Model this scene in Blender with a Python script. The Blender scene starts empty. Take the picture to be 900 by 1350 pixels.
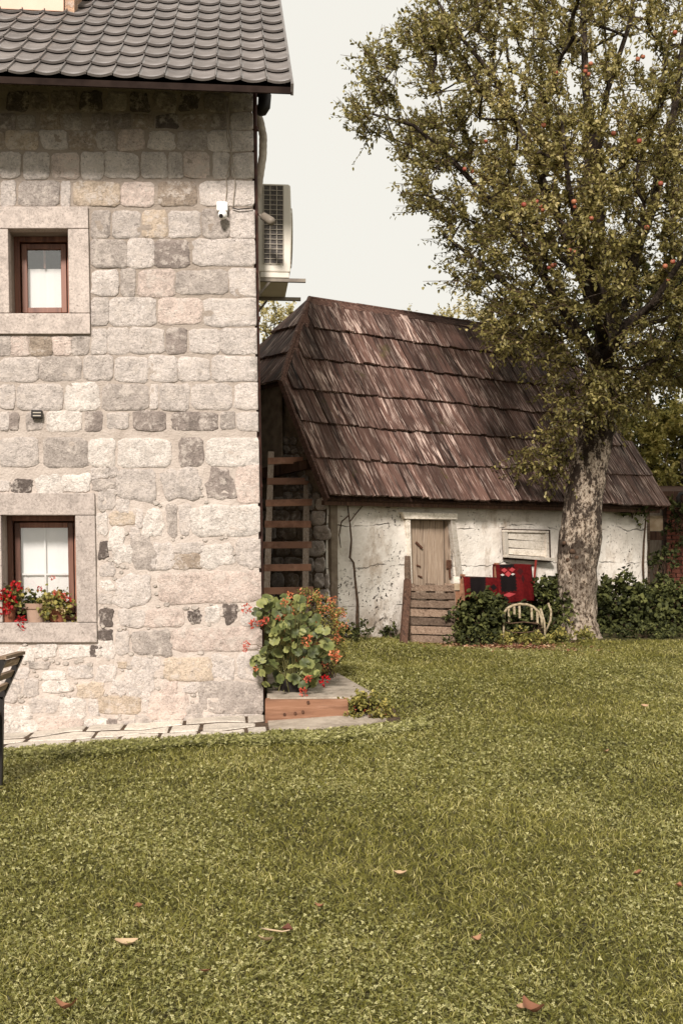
import bpy, math, random
import numpy as np
from mathutils import Vector, Matrix, noise
random.seed(7); np.random.seed(7)
SC = bpy.context.scene
COL = SC.collection
R = math.radians
# ------------------------------------------------------------------ camera, light, exposure
CAMZ = 1.5; F = 1500.0; HX, HY = 450.0, 714.0
cam = bpy.data.objects.new('camera', bpy.data.cameras.new('camera')); COL.objects.link(cam)
cam.location = (0, 0, CAMZ); cam.rotation_euler = (R(90), 0, 0)
cam.data.sensor_width = 36; cam.data.lens = 40; cam.data.shift_y = 39/1350
cam.data.clip_start = .1; cam.data.clip_end = 2000
SC.camera = cam
SUN_EL, SUN_AZ = R(34), R(-171)          # azimuth measured from +Y towards +X (the sun stands behind and left of the camera)
sdir = Vector((math.sin(SUN_AZ)*math.cos(SUN_EL), math.cos(SUN_AZ)*math.cos(SUN_EL), math.sin(SUN_EL)))
sl = bpy.data.lights.new('sun', 'SUN'); sl.energy = 3.8; sl.angle = R(9); sl.color = (1.0, .93, .88)
sun = bpy.data.objects.new('sun', sl); COL.objects.link(sun)
sun.rotation_euler = sdir.to_track_quat('Z', 'Y').to_euler()
W = bpy.data.worlds.new('World'); SC.world = W; W.use_nodes = True
wn = W.node_tree; wn.nodes.clear()
sky = wn.nodes.new('ShaderNodeTexSky'); sky.sky_type = 'NISHITA'; sky.sun_disc = False
sky.sun_elevation = SUN_EL; sky.sun_rotation = SUN_AZ; sky.dust_density = 4
hz = wn.nodes.new('ShaderNodeMix'); hz.data_type = 'RGBA'; hz.inputs[0].default_value = .975     # a thin even overcast veils the sky
hz.inputs[7].default_value = (6.55, 6.36, 5.8, 1)
bg = wn.nodes.new('ShaderNodeBackground'); bg.inputs[1].default_value = .1
wo = wn.nodes.new('ShaderNodeOutputWorld')
wn.links.new(sky.outputs[0], hz.inputs[6]); wn.links.new(hz.outputs[2], bg.inputs[0]); wn.links.new(bg.outputs[0], wo.inputs[0])
SC.view_settings.view_transform = 'Standard'; SC.view_settings.look = 'None'
SC.view_settings.exposure = 0.50; SC.view_settings.gamma = 1
SC.cycles.max_bounces = 6; SC.cycles.transparent_max_bounces = 8

# ------------------------------------------------------------------ geometry of the view
CAM = Vector((0, 0, CAMZ))
def P(x, y, Y): return Vector(((x-HX)/F*Y, Y, CAMZ+(HY-y)/F*Y))
def ray(x, y): return Vector(((x-HX)/F, 1, (HY-y)/F))
def hit(x, y, p0, n):
    d = ray(x, y); return CAM + d*((p0-CAM).dot(n)/d.dot(n))
CTRL = np.array([(-2.8,9.35,-.12),(-1.7,9.4,-.05),(-.67,9.5,.0),(0,4,-.02),(-2,5,-.06),(2,6,0),(.3,9.2,.0),(1.5,9.5,.03),(3,10,.05),(1.2,12.6,.12),
  (-.1,14.4,.30),(.5,14.6,.24),(1.3,15.6,.10),(1.3,14.6,.12),(3.3,15.8,.13),(5,17,.15),(0,20,.3),(-5,14,.2),(5,12,.1),(8,16,.2),(-4,7,-.12),(0,1,-.02),(0,60,.5),(30,30,.5),(-30,30,.3),(20,5,0),(-20,5,-.2),(-.6,10.6,.1),(-.7,13,.25),(.55,9.75,.13),(.35,10.5,.20),(.1,11.4,.22)])
def gz(X, Y):
    X = np.asarray(X, float); Y = np.asarray(Y, float)
    d = (X[..., None]-CTRL[:, 0])**2 + (Y[..., None]-CTRL[:, 1])**2 + .25
    w = d**-1.6
    z = (w*CTRL[:, 2]).sum(-1)/w.sum(-1)
    return z
def g(X, Y): return float(gz(X, Y))
def onground(x, y, dz=0):
    lo, hi = 2.0, 60.0
    for _ in range(40):
        m = (lo+hi)/2; p = P(x, y, m)
        if p.z > g(p.x, p.y)+dz: lo = m
        else: hi = m
    return P(x, y, (lo+hi)/2)
TH = R(5.3)
UF = Vector((math.cos(TH), math.sin(TH), 0)); NF = Vector((math.sin(TH), -math.cos(TH), 0)); UP = Vector((0, 0, 1))
FC = Vector((-105/1500*9.55, 9.55, 0))
def FP(x, y, off=0): return hit(x, y, FC+NF*off, NF)
U = Vector((.804, .595, 0)).normalized(); N = Vector((U.y, -U.x, 0))
EC = Vector((-.17, 14.2, 2.06))                       # shed: near end of the eave
WC = EC - N*.25 + U*.16; WC.z = 0                      # shed: near corner of the front wall
def WP(x, y, off=0): return hit(x, y, WC+N*off, N)
def wl(p): return (p-WC).dot(U)

# ------------------------------------------------------------------ object helpers
def tag(o, label=None, cat=None, group=None, kind=None):
    if label: o['label'] = label
    if cat: o['category'] = cat
    if group: o['group'] = group
    if kind: o['kind'] = kind
    return o
def empty(name, loc, label=None, cat=None, group=None):
    o = bpy.data.objects.new(name, None); COL.objects.link(o); o.location = loc; o.empty_display_size = .2
    return tag(o, label, cat, group)
def wloc(o):
    v = Vector((0, 0, 0))
    while o is not None: v = v + o.location; o = o.parent
    return v
def link(name, me, mat=None, parent=None, loc=(0, 0, 0), rot=None, smooth=False):
    """me is in local space; loc is a world position; parents are never rotated"""
    if mat is not None and not me.materials: me.materials.append(mat)
    o = bpy.data.objects.new(name, me); COL.objects.link(o)
    l = Vector(loc)
    if parent is not None: o.parent = parent; l = l - wloc(parent)
    o.location = l
    if rot is not None: o.rotation_euler = rot.to_euler()
    if smooth: me.polygons.foreach_set('use_smooth', [True]*len(me.polygons))
    return o
def npmesh(name, V, faces, k, tint=None, smooth=False):
    """fast mesh: V (n,3), faces (m,k)"""
    me = bpy.data.meshes.new(name); V = np.asarray(V, np.float32); faces = np.asarray(faces, np.int32)
    me.vertices.add(len(V)); me.vertices.foreach_set('co', V.ravel())
    me.loops.add(faces.size); me.loops.foreach_set('vertex_index', faces.ravel())
    me.polygons.add(len(faces)); me.polygons.foreach_set('loop_start', np.arange(0, faces.size, k, dtype=np.int32))
    if smooth: me.polygons.foreach_set('use_smooth', np.ones(len(faces), bool))
    if tint is not None:
        a = me.attributes.new('tint', 'FLOAT', 'POINT'); a.data.foreach_set('value', np.asarray(tint, np.float32))
    me.update(calc_edges=True); return me
class MB:
    def __init__(s): s.v = []; s.f = []
    def add(s, vs, fs):
        b = len(s.v); s.v += [Vector(v) for v in vs]; s.f += [tuple(i+b for i in f) for f in fs]; return s
    def hexa(s, a, b):
        """two matching quads a (front) and b (back)"""
        return s.add(list(a)+list(b), [(0, 1, 2, 3), (7, 6, 5, 4), (0, 4, 5, 1), (1, 5, 6, 2), (2, 6, 7, 3), (3, 7, 4, 0)])
    def box(s, c, ax, ay, az):
        c = Vector(c); q = [c+ax*i+ay*j+az*k for k in (-1, 1) for i, j in ((-1, -1), (1, -1), (1, 1), (-1, 1))]
        return s.hexa(q[:4], q[4:])
    def abox(s, x0, x1, y0, y1, z0, z1):
        return s.box(((x0+x1)/2, (y0+y1)/2, (z0+z1)/2), Vector(((x1-x0)/2, 0, 0)), Vector((0, (y1-y0)/2, 0)), Vector((0, 0, (z1-z0)/2)))
    def beam(s, a, b, side, w, t):
        """bar from a to b: w wide along side, t thick across"""
        a, b = Vector(a), Vector(b); d = (b-a).normalized(); sd = (side - d*side.dot(d)).normalized(); th = d.cross(sd)
        q = lambda p: [p+sd*(w/2)*i+th*(t/2)*j for i, j in ((-1, -1), (1, -1), (1, 1), (-1, 1))]
        return s.hexa(q(a), q(b))
    def tube(s, pts, r, n=8, cap=True):
        pts = [Vector(p) for p in pts]; rr = r if isinstance(r, (list, tuple)) else [r]*len(pts)
        b = len(s.v); ref = None
        for i, p in enumerate(pts):
            d = (pts[min(i+1, len(pts)-1)]-pts[max(i-1, 0)]).normalized()
            if ref is None: ref = d.orthogonal().normalized()
            ref = (ref-d*ref.dot(d)).normalized(); o = d.cross(ref)
            for k in range(n):
                a = 2*math.pi*k/n; s.v.append(p+(ref*math.cos(a)+o*math.sin(a))*rr[i])
        for i in range(len(pts)-1):
            for k in range(n):
                a0 = b+i*n+k; a1 = b+i*n+(k+1) % n; s.f.append((a0, a1, a1+n, a0+n))
        if cap:
            s.f.append(tuple(b+k for k in reversed(range(n)))); s.f.append(tuple(b+(len(pts)-1)*n+k for k in range(n)))
        return s
    def lathe(s, c, prof, n=20):
        b = len(s.v); c = Vector(c)
        for r, z in prof:
            for k in range(n):
                a = 2*math.pi*k/n; s.v.append(c+Vector((r*math.cos(a), r*math.sin(a), z)))
        for i in range(len(prof)-1):
            for k in range(n):
                a0 = b+i*n+k; a1 = b+i*n+(k+1) % n; s.f.append((a0, a1, a1+n, a0+n))
        return s
    def prism(s, poly, back):
        n = len(poly); b = len(s.v); s.v += [Vector(p) for p in poly]+[Vector(p)+back for p in poly]
        s.f.append(tuple(range(b, b+n))); s.f.append(tuple(reversed(range(b+n, b+2*n))))
        for i in range(n): s.f.append((b+i, b+n+i, b+n+(i+1) % n, b+(i+1) % n))
        return s
    def build(s, name, mat, parent=None, color=None, smooth=False, bevel=0):
        V = s.v; lo = Vector([min(v[i] for v in V) for i in range(3)]); hi = Vector([max(v[i] for v in V) for i in range(3)])
        c = (lo+hi)/2
        me = bpy.data.meshes.new(name); me.from_pydata([tuple(v-c) for v in V], [], s.f)
        o = link(name, me, mat, parent, c, smooth=smooth)
        import bmesh
        bm = bmesh.new(); bm.from_mesh(me); bmesh.ops.recalc_face_normals(bm, faces=bm.faces); bm.to_mesh(me); bm.free()
        if color is not None: o.color = (*color, 1)
        if bevel:
            m = o.modifiers.new('bevel', 'BEVEL'); m.width = bevel; m.segments = 2; m.limit_method = 'ANGLE'
        return o

# ------------------------------------------------------------------ materials
def sRGB(r, g_, b):
    f = lambda c: (c/255/12.92) if c <= 10 else ((c/255+.055)/1.055)**2.4
    return (f(r), f(g_), f(b))
class NT:
    def __init__(s, name):
        s.m = bpy.data.materials.new(name); s.m.use_nodes = True; s.t = s.m.node_tree; s.b = s.t.nodes['Principled BSDF']
        s.b.inputs['Specular IOR Level'].default_value = .25
    def n(s, k, **kw):
        x = s.t.nodes.new('ShaderNode'+k)
        for a, v in kw.items(): setattr(x, a, v)
        return x
    def l(s, a, b): s.t.links.new(a, b)
    def noise(s, vec, scale, detail=4, rough=.55):
        x = s.n('TexNoise'); x.inputs['Scale'].default_value = scale; x.inputs['Detail'].default_value = detail; x.inputs['Roughness'].default_value = rough
        if vec is not None: s.l(vec, x.inputs['Vector'])
        return x.outputs[0]
    def ramp(s, fac, stops):
        x = s.n('ValToRGB'); e = x.color_ramp.elements
        for i, (p, c) in enumerate(stops):
            if i >= 2: e.new(p)
            e[i].position = p; c = (c, c, c) if isinstance(c, (int, float)) else c
            e[i].color = (*c, 1)
        s.l(fac, x.inputs[0]); return x.outputs[0]
    def mix(s, fac, a, b, mode='MIX'):
        x = s.n('Mix', data_type='RGBA', blend_type=mode)
        for v, i in ((fac, 0), (a, 6), (b, 7)):
            if isinstance(v, (int, float)): x.inputs[i].default_value = v if i == 0 else (v, v, v, 1)
            elif isinstance(v, tuple): x.inputs[i].default_value = (*v, 1)
            else: s.l(v, x.inputs[i])
        return x.outputs[2]
    def math(s, op, a, b=None):
        x = s.n('Math', operation=op)
        for v, i in ((a, 0), (b, 1)):
            if v is None: continue
            if isinstance(v, (int, float)): x.inputs[i].default_value = v
            else: s.l(v, x.inputs[i])
        return x.outputs[0]
    def pos(s): return s.n('NewGeometry').outputs['Position']
    def obj(s): return s.n('TexCoord').outputs['Object']
    def scale(s, vec, sc):
        x = s.n('Mapping'); x.inputs['Scale'].default_value = sc; s.l(vec, x.inputs[0]); return x.outputs[0]
    def color(s, c):
        if isinstance(c, tuple): s.b.inputs['Base Color'].default_value = (*c, 1)
        else: s.l(c, s.b.inputs['Base Color'])
    def rough(s, v): s.b.inputs['Roughness'].default_value = v
    def bump(s, h, dist, strength=1):
        x = s.n('Bump'); x.inputs['Distance'].default_value = dist; x.inputs['Strength'].default_value = strength
        s.l(h, x.inputs['Height']); s.l(x.outputs[0], s.b.inputs['Normal'])
def simple(name, c1, c2=None, scale=6, rough=.8, bscale=0, bdist=0, spec=.25, metal=0, detail=4):
    t = NT(name); t.rough(rough); t.b.inputs['Specular IOR Level'].default_value = spec; t.b.inputs['Metallic'].default_value = metal
    p = t.pos()
    if c2 is not None: t.color(t.ramp(t.noise(p, scale, detail), [(.35, c1), (.65, c2)]))
    else: t.color(c1)
    if bdist: t.bump(t.noise(p, bscale, 5), bdist)
    return t.m
def m_stone(name, lime=.3, bump=.014):
    t = NT(name); t.rough(.92); p = t.pos(); oi = t.n('ObjectInfo')
    big = t.ramp(t.noise(p, 9, 6, .65), [(.25, .66), (.5, 1.0), (.78, 1.18)])
    fine = t.ramp(t.noise(p, 55, 5, .7), [(.3, .62), (.52, 1.0), (.75, 1.18)])
    c = t.mix(1, t.mix(1, oi.outputs['Color'], big, 'MULTIPLY'), fine, 'MULTIPLY')
    lm = t.ramp(t.noise(p, 11, 7, .75), [(.50, 0), (.60, lime)])
    c = t.mix(lm, c, sRGB(202, 190, 179))
    cv = t.ramp(t.math('ABSOLUTE', t.math('SUBTRACT', t.noise(p, 7.5, 9, .8), .5)), [(.0, .75), (.012, 0)]); cv = t.math('MULTIPLY', cv, t.ramp(t.noise(p, 3.1, 3), [(.40, 0), (.52, 1)]))
    c = t.mix(cv, c, (.09, .07, .055))
    pit = t.ramp(t.noise(p, 30, 3, .8), [(.32, 1), (.38, 0)])
    c = t.mix(t.math('MULTIPLY', pit, .55), c, (.06, .045, .035)); t.color(c)
    h = t.math('ADD', t.noise(p, 22, 7, .7), t.math('MULTIPLY', t.noise(p, 110, 3, .6), .35))
    t.bump(h, bump); return t.m
def m_mortar():
    t = NT('lime mortar'); t.rough(.95); p = t.pos()
    c = t.ramp(t.noise(p, 7, 6, .7), [(.3, sRGB(176, 163, 152)), (.5, sRGB(195, 182, 171)), (.7, sRGB(208, 196, 185))])
    z = t.n('SeparateXYZ'); t.l(p, z.inputs[0])
    d = t.ramp(t.math('DIVIDE', z.outputs[2], 6.0), [(.30, .15), (.62, 1)])       # greyer, older pointing higher up the wall
    c = t.mix(t.math('MULTIPLY', d, .8), c, sRGB(142, 129, 116))
    sp = t.ramp(t.noise(p, 45, 3, .8), [(.28, 1), (.35, 0)]); c = t.mix(t.math('MULTIPLY', sp, .5), c, (.1, .08, .06))
    t.color(c); t.bump(t.math('ADD', t.noise(p, 60, 6, .7), t.noise(p, 15, 3)), .012); return t.m
def m_wood(name, dark, mid, pale, streak=(26, 1.6, 26), rough=.85, palefac=(.52, .66), bump=.006, spec=.25, axis=1, patchy=False):
    """grain runs along the object's own Y (axis=1), X (0) or Z (2)"""
    t = NT(name); t.rough(rough); t.b.inputs['Specular IOR Level'].default_value = spec
    oi = t.n('ObjectInfo'); add = t.n('VectorMath', operation='ADD'); sc = t.n('VectorMath', operation='SCALE')
    t.l(oi.outputs['Random'], sc.inputs[3]); sc.inputs[0].default_value = (37, 91, 53)
    t.l(t.obj(), add.inputs[0]); t.l(sc.outputs[0], add.inputs[1])
    s3 = list(streak); 
    if axis == 0: s3 = [streak[1], streak[0], streak[0]]
    if axis == 2: s3 = [streak[0], streak[0], streak[1]]
    v = t.scale(add.outputs[0], s3)
    g1 = t.noise(v, 1.0, 6, .65); g2 = t.noise(t.scale(add.outputs[0], [k*2.6 for k in s3]), 1.0, 4, .6)
    c = t.ramp(g1, [(.34, dark), (.52, mid)]); pf = t.ramp(g2, [(palefac[0], 0), (palefac[1], 1)])
    if patchy:
        r2 = t.math('FRACT', t.math('MULTIPLY', oi.outputs['Random'], 7.31)); pf = t.math('MULTIPLY', pf, t.ramp(r2, [(.05, .3), (.7, 1)]))
        pf = t.math('MULTIPLY', pf, t.ramp(t.noise(t.pos(), 1.6, 4, .6), [(.38, .35), (.6, 1)]))
    c = t.mix(pf, c, pale)
    if patchy:
        ms = t.ramp(t.noise(t.pos(), 2.4, 8, .75), [(.60, 0), (.68, .6)]); c = t.mix(ms, c, sRGB(84, 76, 40))
    per = t.ramp(oi.outputs['Random'], [(0, .55), (1, 1.4)]); c = t.mix(1, c, per, 'MULTIPLY'); t.color(c)
    t.bump(t.math('ADD', g1, t.math('MULTIPLY', g2, .5)), bump); return t.m
def m_leaf(name, stops, trans=.35, rough=.5, spec=.35, patch=0):
    t = NT(name); t.rough(rough); t.b.inputs['Specular IOR Level'].default_value = spec
    a = t.n('Attribute', attribute_name='tint'); fac = a.outputs['Fac']
    if patch:
        pn = t.noise(t.pos(), .9, 5, .65); fac = t.math('ADD', fac, t.math('MULTIPLY', t.math('SUBTRACT', pn, .5), patch))
    c = t.ramp(fac, stops); t.color(c)
    tr = t.n('BsdfTranslucent'); t.l(c, tr.inputs[0]); mx = t.n('MixShader'); mx.inputs[0].default_value = trans
    out = t.t.nodes['Material Output']; t.l(t.b.outputs[0], mx.inputs[1]); t.l(tr.outputs[0], mx.inputs[2]); t.l(mx.outputs[0], out.inputs[0]); return t.m
def m_plaster():
    t = NT('flaking whitewash'); t.rough(.9); p = t.pos()
    base = t.ramp(t.noise(p, 2.2, 5, .6), [(.3, sRGB(205, 195, 182)), (.6, sRGB(228, 220, 208))])
    stain = t.ramp(t.noise(t.scale(p, (1.6, 1.6, .8)), 1.9, 8, .75), [(.54, 0), (.66, .6)]); c = t.mix(stain, base, sRGB(150, 128, 104))
    z = t.n('SeparateXYZ'); t.l(p, z.inputs[0])
    low = t.ramp(z.outputs[2], [(.20, 1), (.75, 0)]); low = t.math('MULTIPLY', low, t.ramp(t.noise(p, 5, 6, .75), [(.36, 0), (.52, 1)]))
    c = t.mix(low, c, sRGB(112, 92, 72))
    top = t.ramp(t.math('MULTIPLY', z.outputs[2], .4), [(.70, 0), (.86, .55)]); c = t.mix(top, c, sRGB(150, 128, 104))
    fine = t.noise(p, 26, 6, .75); reg = t.noise(p, 1.7, 3)
    hole = t.ramp(t.math('ADD', fine, t.math('MULTIPLY', reg, .35)), [(.52, 1), (.55, 0)])
    wv = t.math('ADD', t.math('MULTIPLY', z.outputs[2], 1.9), t.math('MULTIPLY', t.noise(p, 1.3, 5, .6), .55))
    crack = t.ramp(t.math('ABSOLUTE', t.math('SUBTRACT', t.math('FRACT', wv), .5)), [(.0, 1), (.016, 0)])
    crack = t.math('MULTIPLY', crack, t.ramp(t.noise(p, 2.3, 4), [(.46, 0), (.56, .8)]))
    c = t.mix(t.math('MAXIMUM', hole, crack), c, (.05, .035, .025)); t.color(c)
    h = t.math('SUBTRACT', t.math('ADD', t.noise(p, 9, 6, .6), t.math('MULTIPLY', t.noise(p, 60, 3), .2)), t.math('MAXIMUM', hole, crack))
    t.bump(h, .02); return t.m
def m_bark():
    t = NT('lichened bark'); t.rough(.95); p = t.pos()
    n1 = t.noise(t.scale(p, (1, 1, .7)), 24, 9, .78)
    c = t.ramp(n1, [(.40, sRGB(44, 34, 26)), (.46, sRGB(104, 88, 72)), (.50, sRGB(160, 144, 126)), (.66, sRGB(196, 182, 164))])
    z = t.n('SeparateXYZ'); t.l(p, z.inputs[0])
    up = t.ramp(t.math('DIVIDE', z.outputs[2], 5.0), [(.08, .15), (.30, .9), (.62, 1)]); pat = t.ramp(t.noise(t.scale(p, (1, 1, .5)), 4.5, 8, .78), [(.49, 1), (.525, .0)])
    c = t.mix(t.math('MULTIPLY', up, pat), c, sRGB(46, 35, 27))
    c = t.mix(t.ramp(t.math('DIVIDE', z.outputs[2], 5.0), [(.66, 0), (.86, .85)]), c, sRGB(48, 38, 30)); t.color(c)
    v = t.n('TexVoronoi'); v.inputs['Scale'].default_value = 22; t.l(t.scale(p, (1, 1, .45)), v.inputs['Vector'])
    t.bump(t.math('ADD', n1, t.math('MULTIPLY', v.outputs[0], .6)), .035); return t.m
def m_ground():
    t = NT('soil and thatch'); t.rough(.97); p = t.pos()
    c = t.ramp(t.noise(p, 3, 8, .7), [(.35, sRGB(52, 46, 26)), (.55, sRGB(84, 78, 44)), (.7, sRGB(104, 98, 58))])
    t.color(c); t.bump(t.noise(p, 30, 6, .7), .04); return t.m
M = {}
M['stone'] = m_stone('rough building stone', .75, .026); M['dressed'] = m_stone('dressed stone', .1, .0028); M['flag'] = m_stone('flagstone', .2, .006)
M['mortar'] = m_mortar(); M['plaster'] = m_plaster(); M['bark'] = m_bark(); M['ground'] = m_ground()
M['shingle'] = m_wood('weathered shingle', sRGB(38, 26, 22), sRGB(94, 70, 61), sRGB(206, 182, 168), (14, .6, 14), .72, (.51, .62), .016, patchy=True)
M['ridge'] = m_wood('ridge board', sRGB(58, 40, 34), sRGB(98, 72, 62), sRGB(146, 120, 106), (20, 1.2, 20), .7, (.56, .7), .006, axis=0)
M['rung'] = m_wood('brown stained board', sRGB(112, 80, 64), sRGB(160, 118, 96), sRGB(184, 144, 122), (3, 40, 3), .7, (.55, .75), .003)
M['rail'] = m_wood('grey ladder rail', sRGB(140, 120, 104), sRGB(184, 164, 146), sRGB(214, 198, 182), (30, 2, 30), .85, (.5, .66), .004, axis=2)
M['doorwood'] = m_wood('bare door plank', sRGB(98, 82, 68), sRGB(140, 122, 104), sRGB(168, 150, 132), (26, 1.4, 26), .85, (.5, .7), .004, axis=2)
M['pallet'] = m_wood('pallet slat', sRGB(80, 64, 52), sRGB(118, 98, 82), sRGB(150, 130, 112), (24, 1.4, 24), .88, (.5, .7), .004, axis=0)
M['planter'] = m_wood('orange timber', sRGB(116, 80, 60), sRGB(152, 110, 84), sRGB(172, 130, 104), (14, 1.2, 14), .7, (.5, .75), .003, axis=0)
M['lintelwood'] = m_wood('whitewashed wood', sRGB(178, 166, 148), sRGB(216, 205, 188), sRGB(230, 220, 206), (20, 1.4, 20), .85, (.45, .65), .004, axis=0)
M['darkwood'] = m_wood('dark old wood', sRGB(46, 32, 25), sRGB(78, 56, 44), sRGB(110, 86, 70), (24, 2, 24), .85, (.55, .7), .004, axis=2)
M['bench'] = m_wood('chair slat', sRGB(92, 74, 58), sRGB(136, 114, 92), sRGB(170, 148, 124), (24, 2, 24), .7, (.5, .7), .003)
M['winwood'] = m_wood('window wood', sRGB(96, 60, 46), sRGB(126, 84, 66), sRGB(148, 104, 84), (14, 1, 14), .45, (.5, .75), .001, .5, axis=2)
M['dormerframe'] = simple('pinkish frame paint', sRGB(206, 170, 148), sRGB(214, 180, 158), 4, .5)
M['curtain'] = simple('white curtain', (.86, .84, .8), rough=.9)
M['dark'] = simple('dark interior', (.03, .022, .017), (.05, .038, .03), 5, .9)  # near black stands for the unlit depth behind openings
M['white'] = simple('white plastic', (.82, .8, .76), rough=.4)
M['acbody'] = simple('beige enamel', sRGB(208, 200, 186), sRGB(216, 208, 194), 3, .5)
M['coil'] = simple('dark coil fins', (.05, .045, .04), (.12, .1, .085), 60, .6)
M['grille'] = simple('grille wire', sRGB(176, 166, 150), rough=.5)
M['black'] = simple('black plastic', (.022, .018, .016), rough=.5)
M['metal'] = simple('grey bracket metal', sRGB(136, 126, 112), sRGB(112, 102, 92), 12, .5)
M['duct'] = simple('grey duct sleeve', sRGB(196, 184, 168), sRGB(160, 148, 134), 14, .7, 60, .004)
M['pipe'] = simple('brown downpipe', sRGB(58, 36, 30), sRGB(84, 52, 42), 16, .6)
M['cable'] = simple('grey cable', sRGB(150, 138, 124), rough=.7)
M['fascia'] = simple('dark fascia', (.018, .012, .010), (.03, .02, .016), 8, 1.0, spec=.03)
M['concrete'] = simple('concrete', sRGB(136, 124, 110), sRGB(172, 160, 144), 7, .95, 50, .01, detail=8)
M['greyrender'] = simple('grey render', sRGB(108, 94, 80), sRGB(134, 120, 104), 8, .95, 60, .006)
M['clay'] = simple('brown clay pot', sRGB(150, 122, 104), sRGB(164, 138, 120), 12, .8)
M['clay2'] = simple('dark terracotta', sRGB(128, 78, 58), sRGB(144, 92, 70), 12, .8)
M['mulch'] = simple('planter soil', (.03, .02, .014), (.08, .055, .035), 40, .95, 60, .02)
M['frameblack'] = simple('black chair frame', (.02, .017, .015), rough=.45)
M['rust'] = simple('rusty iron', sRGB(70, 46, 34), sRGB(96, 66, 48), 30, .8)
M['redstick'] = simple('red painted stick', sRGB(126, 44, 36), rough=.7)
M['oldwhite'] = simple('worn white paint', sRGB(178, 164, 136), sRGB(124, 108, 84), 30, .8)
M['brick'] = simple('red brick', sRGB(112, 66, 54), sRGB(142, 88, 72), 12, .9, 60, .006)
M['vine'] = simple('bare vine stem', sRGB(66, 50, 38), sRGB(92, 72, 56), 20, .9, 60, .004)
M['steelrail'] = simple('pale plank', sRGB(176, 152, 122), sRGB(196, 176, 148), 10, .9)
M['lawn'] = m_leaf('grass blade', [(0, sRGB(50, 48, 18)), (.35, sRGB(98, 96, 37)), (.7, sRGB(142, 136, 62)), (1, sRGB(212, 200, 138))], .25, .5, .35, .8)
M['clover'] = m_leaf('clover leaf', [(0, sRGB(60, 60, 26)), (.5, sRGB(120, 118, 58)), (1, sRGB(194, 188, 134))], .2, .5, .4, .7)  # palest tint paints the sheen of light on the leaves
M['apple_leaf'] = m_leaf('fruit tree leaf', [(0, sRGB(72, 68, 38)), (.4, sRGB(126, 118, 66)), (.75, sRGB(172, 160, 98)), (1, sRGB(206, 190, 134))], .5, .45, .45, .45)
M['dark_leaf'] = m_leaf('dark shrub leaf', [(0, sRGB(34, 38, 20)), (.5, sRGB(66, 70, 37)), (1, sRGB(114, 116, 66))], .28, .65, .2, .5)
M['yellow_leaf'] = m_leaf('yellowing leaf', [(0, sRGB(70, 72, 34)), (.5, sRGB(126, 122, 62)), (1, sRGB(178, 164, 92))], .35, .55, .3, .4)
M['bright_leaf'] = m_leaf('bright yellow green leaf', [(0, sRGB(104, 102, 50)), (.5, sRGB(160, 152, 82)), (1, sRGB(206, 190, 120))], .4, .55, .3, .4)
M['pale_leaf'] = m_leaf('pale far leaf', [(0, sRGB(136, 128, 84)), (.5, sRGB(172, 160, 108)), (1, sRGB(196, 184, 138))], .35, .6, .2, .3)
M['geranium'] = m_leaf('geranium leaf', [(0, sRGB(58, 66, 36)), (.5, sRGB(104, 110, 60)), (1, sRGB(152, 152, 92))], .25, .5, .35)
M['flower_red'] = m_leaf('red petal', [(0, sRGB(140, 14, 20)), (1, sRGB(196, 34, 36))], .3, .6)
M['flower_orange'] = m_leaf('orange petal', [(0, sRGB(186, 92, 58)), (1, sRGB(222, 148, 104))], .3, .6)
M['flower_pink'] = m_leaf('coral petal', [(0, sRGB(176, 62, 48)), (1, sRGB(214, 110, 88))], .3, .6)
M['pale_bloom'] = m_leaf('pale bloom', [(0, sRGB(150, 130, 80)), (1, sRGB(214, 190, 150))], .3, .6)
M['fallen'] = m_leaf('dry leaf', [(0, sRGB(96, 58, 42)), (.5, sRGB(150, 104, 76)), (1, sRGB(190, 164, 130))], .15, .7)
def m_glass():
    t = NT('window glass'); out = t.t.nodes['Material Output']
    gl = t.n('BsdfGlossy'); gl.inputs['Roughness'].default_value = .02; tr = t.n('BsdfTransparent'); mx = t.n('MixShader'); mx.inputs[0].default_value = .14
    t.l(tr.outputs[0], mx.inputs[1]); t.l(gl.outputs[0], mx.inputs[2]); t.l(mx.outputs[0], out.inputs[0]); return t.m
M['glass'] = m_glass()
def m_tile():
    t = NT('brown metal roof tile'); t.rough(.38); t.b.inputs['Specular IOR Level'].default_value = .45
    p = t.pos(); oi = t.n('ObjectInfo')
    c = t.ramp(t.noise(p, 5, 5, .6), [(.3, sRGB(94, 88, 84)), (.7, sRGB(121, 114, 109))]); c = t.mix(1, c, t.ramp(oi.outputs['Random'], [(0, .9), (1, 1.1)]), 'MULTIPLY'); t.color(c)
    t.bump(t.noise(p, 90, 3), .001); return t.m
M['tile'] = m_tile()
def m_fruit():
    t = NT('ripening fruit skin'); t.rough(.4); t.color(t.ramp(t.noise(t.pos(), 9, 2), [(.35, sRGB(132, 58, 48)), (.65, sRGB(160, 104, 74))])); return t.m
M['fruit'] = m_fruit()

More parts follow.
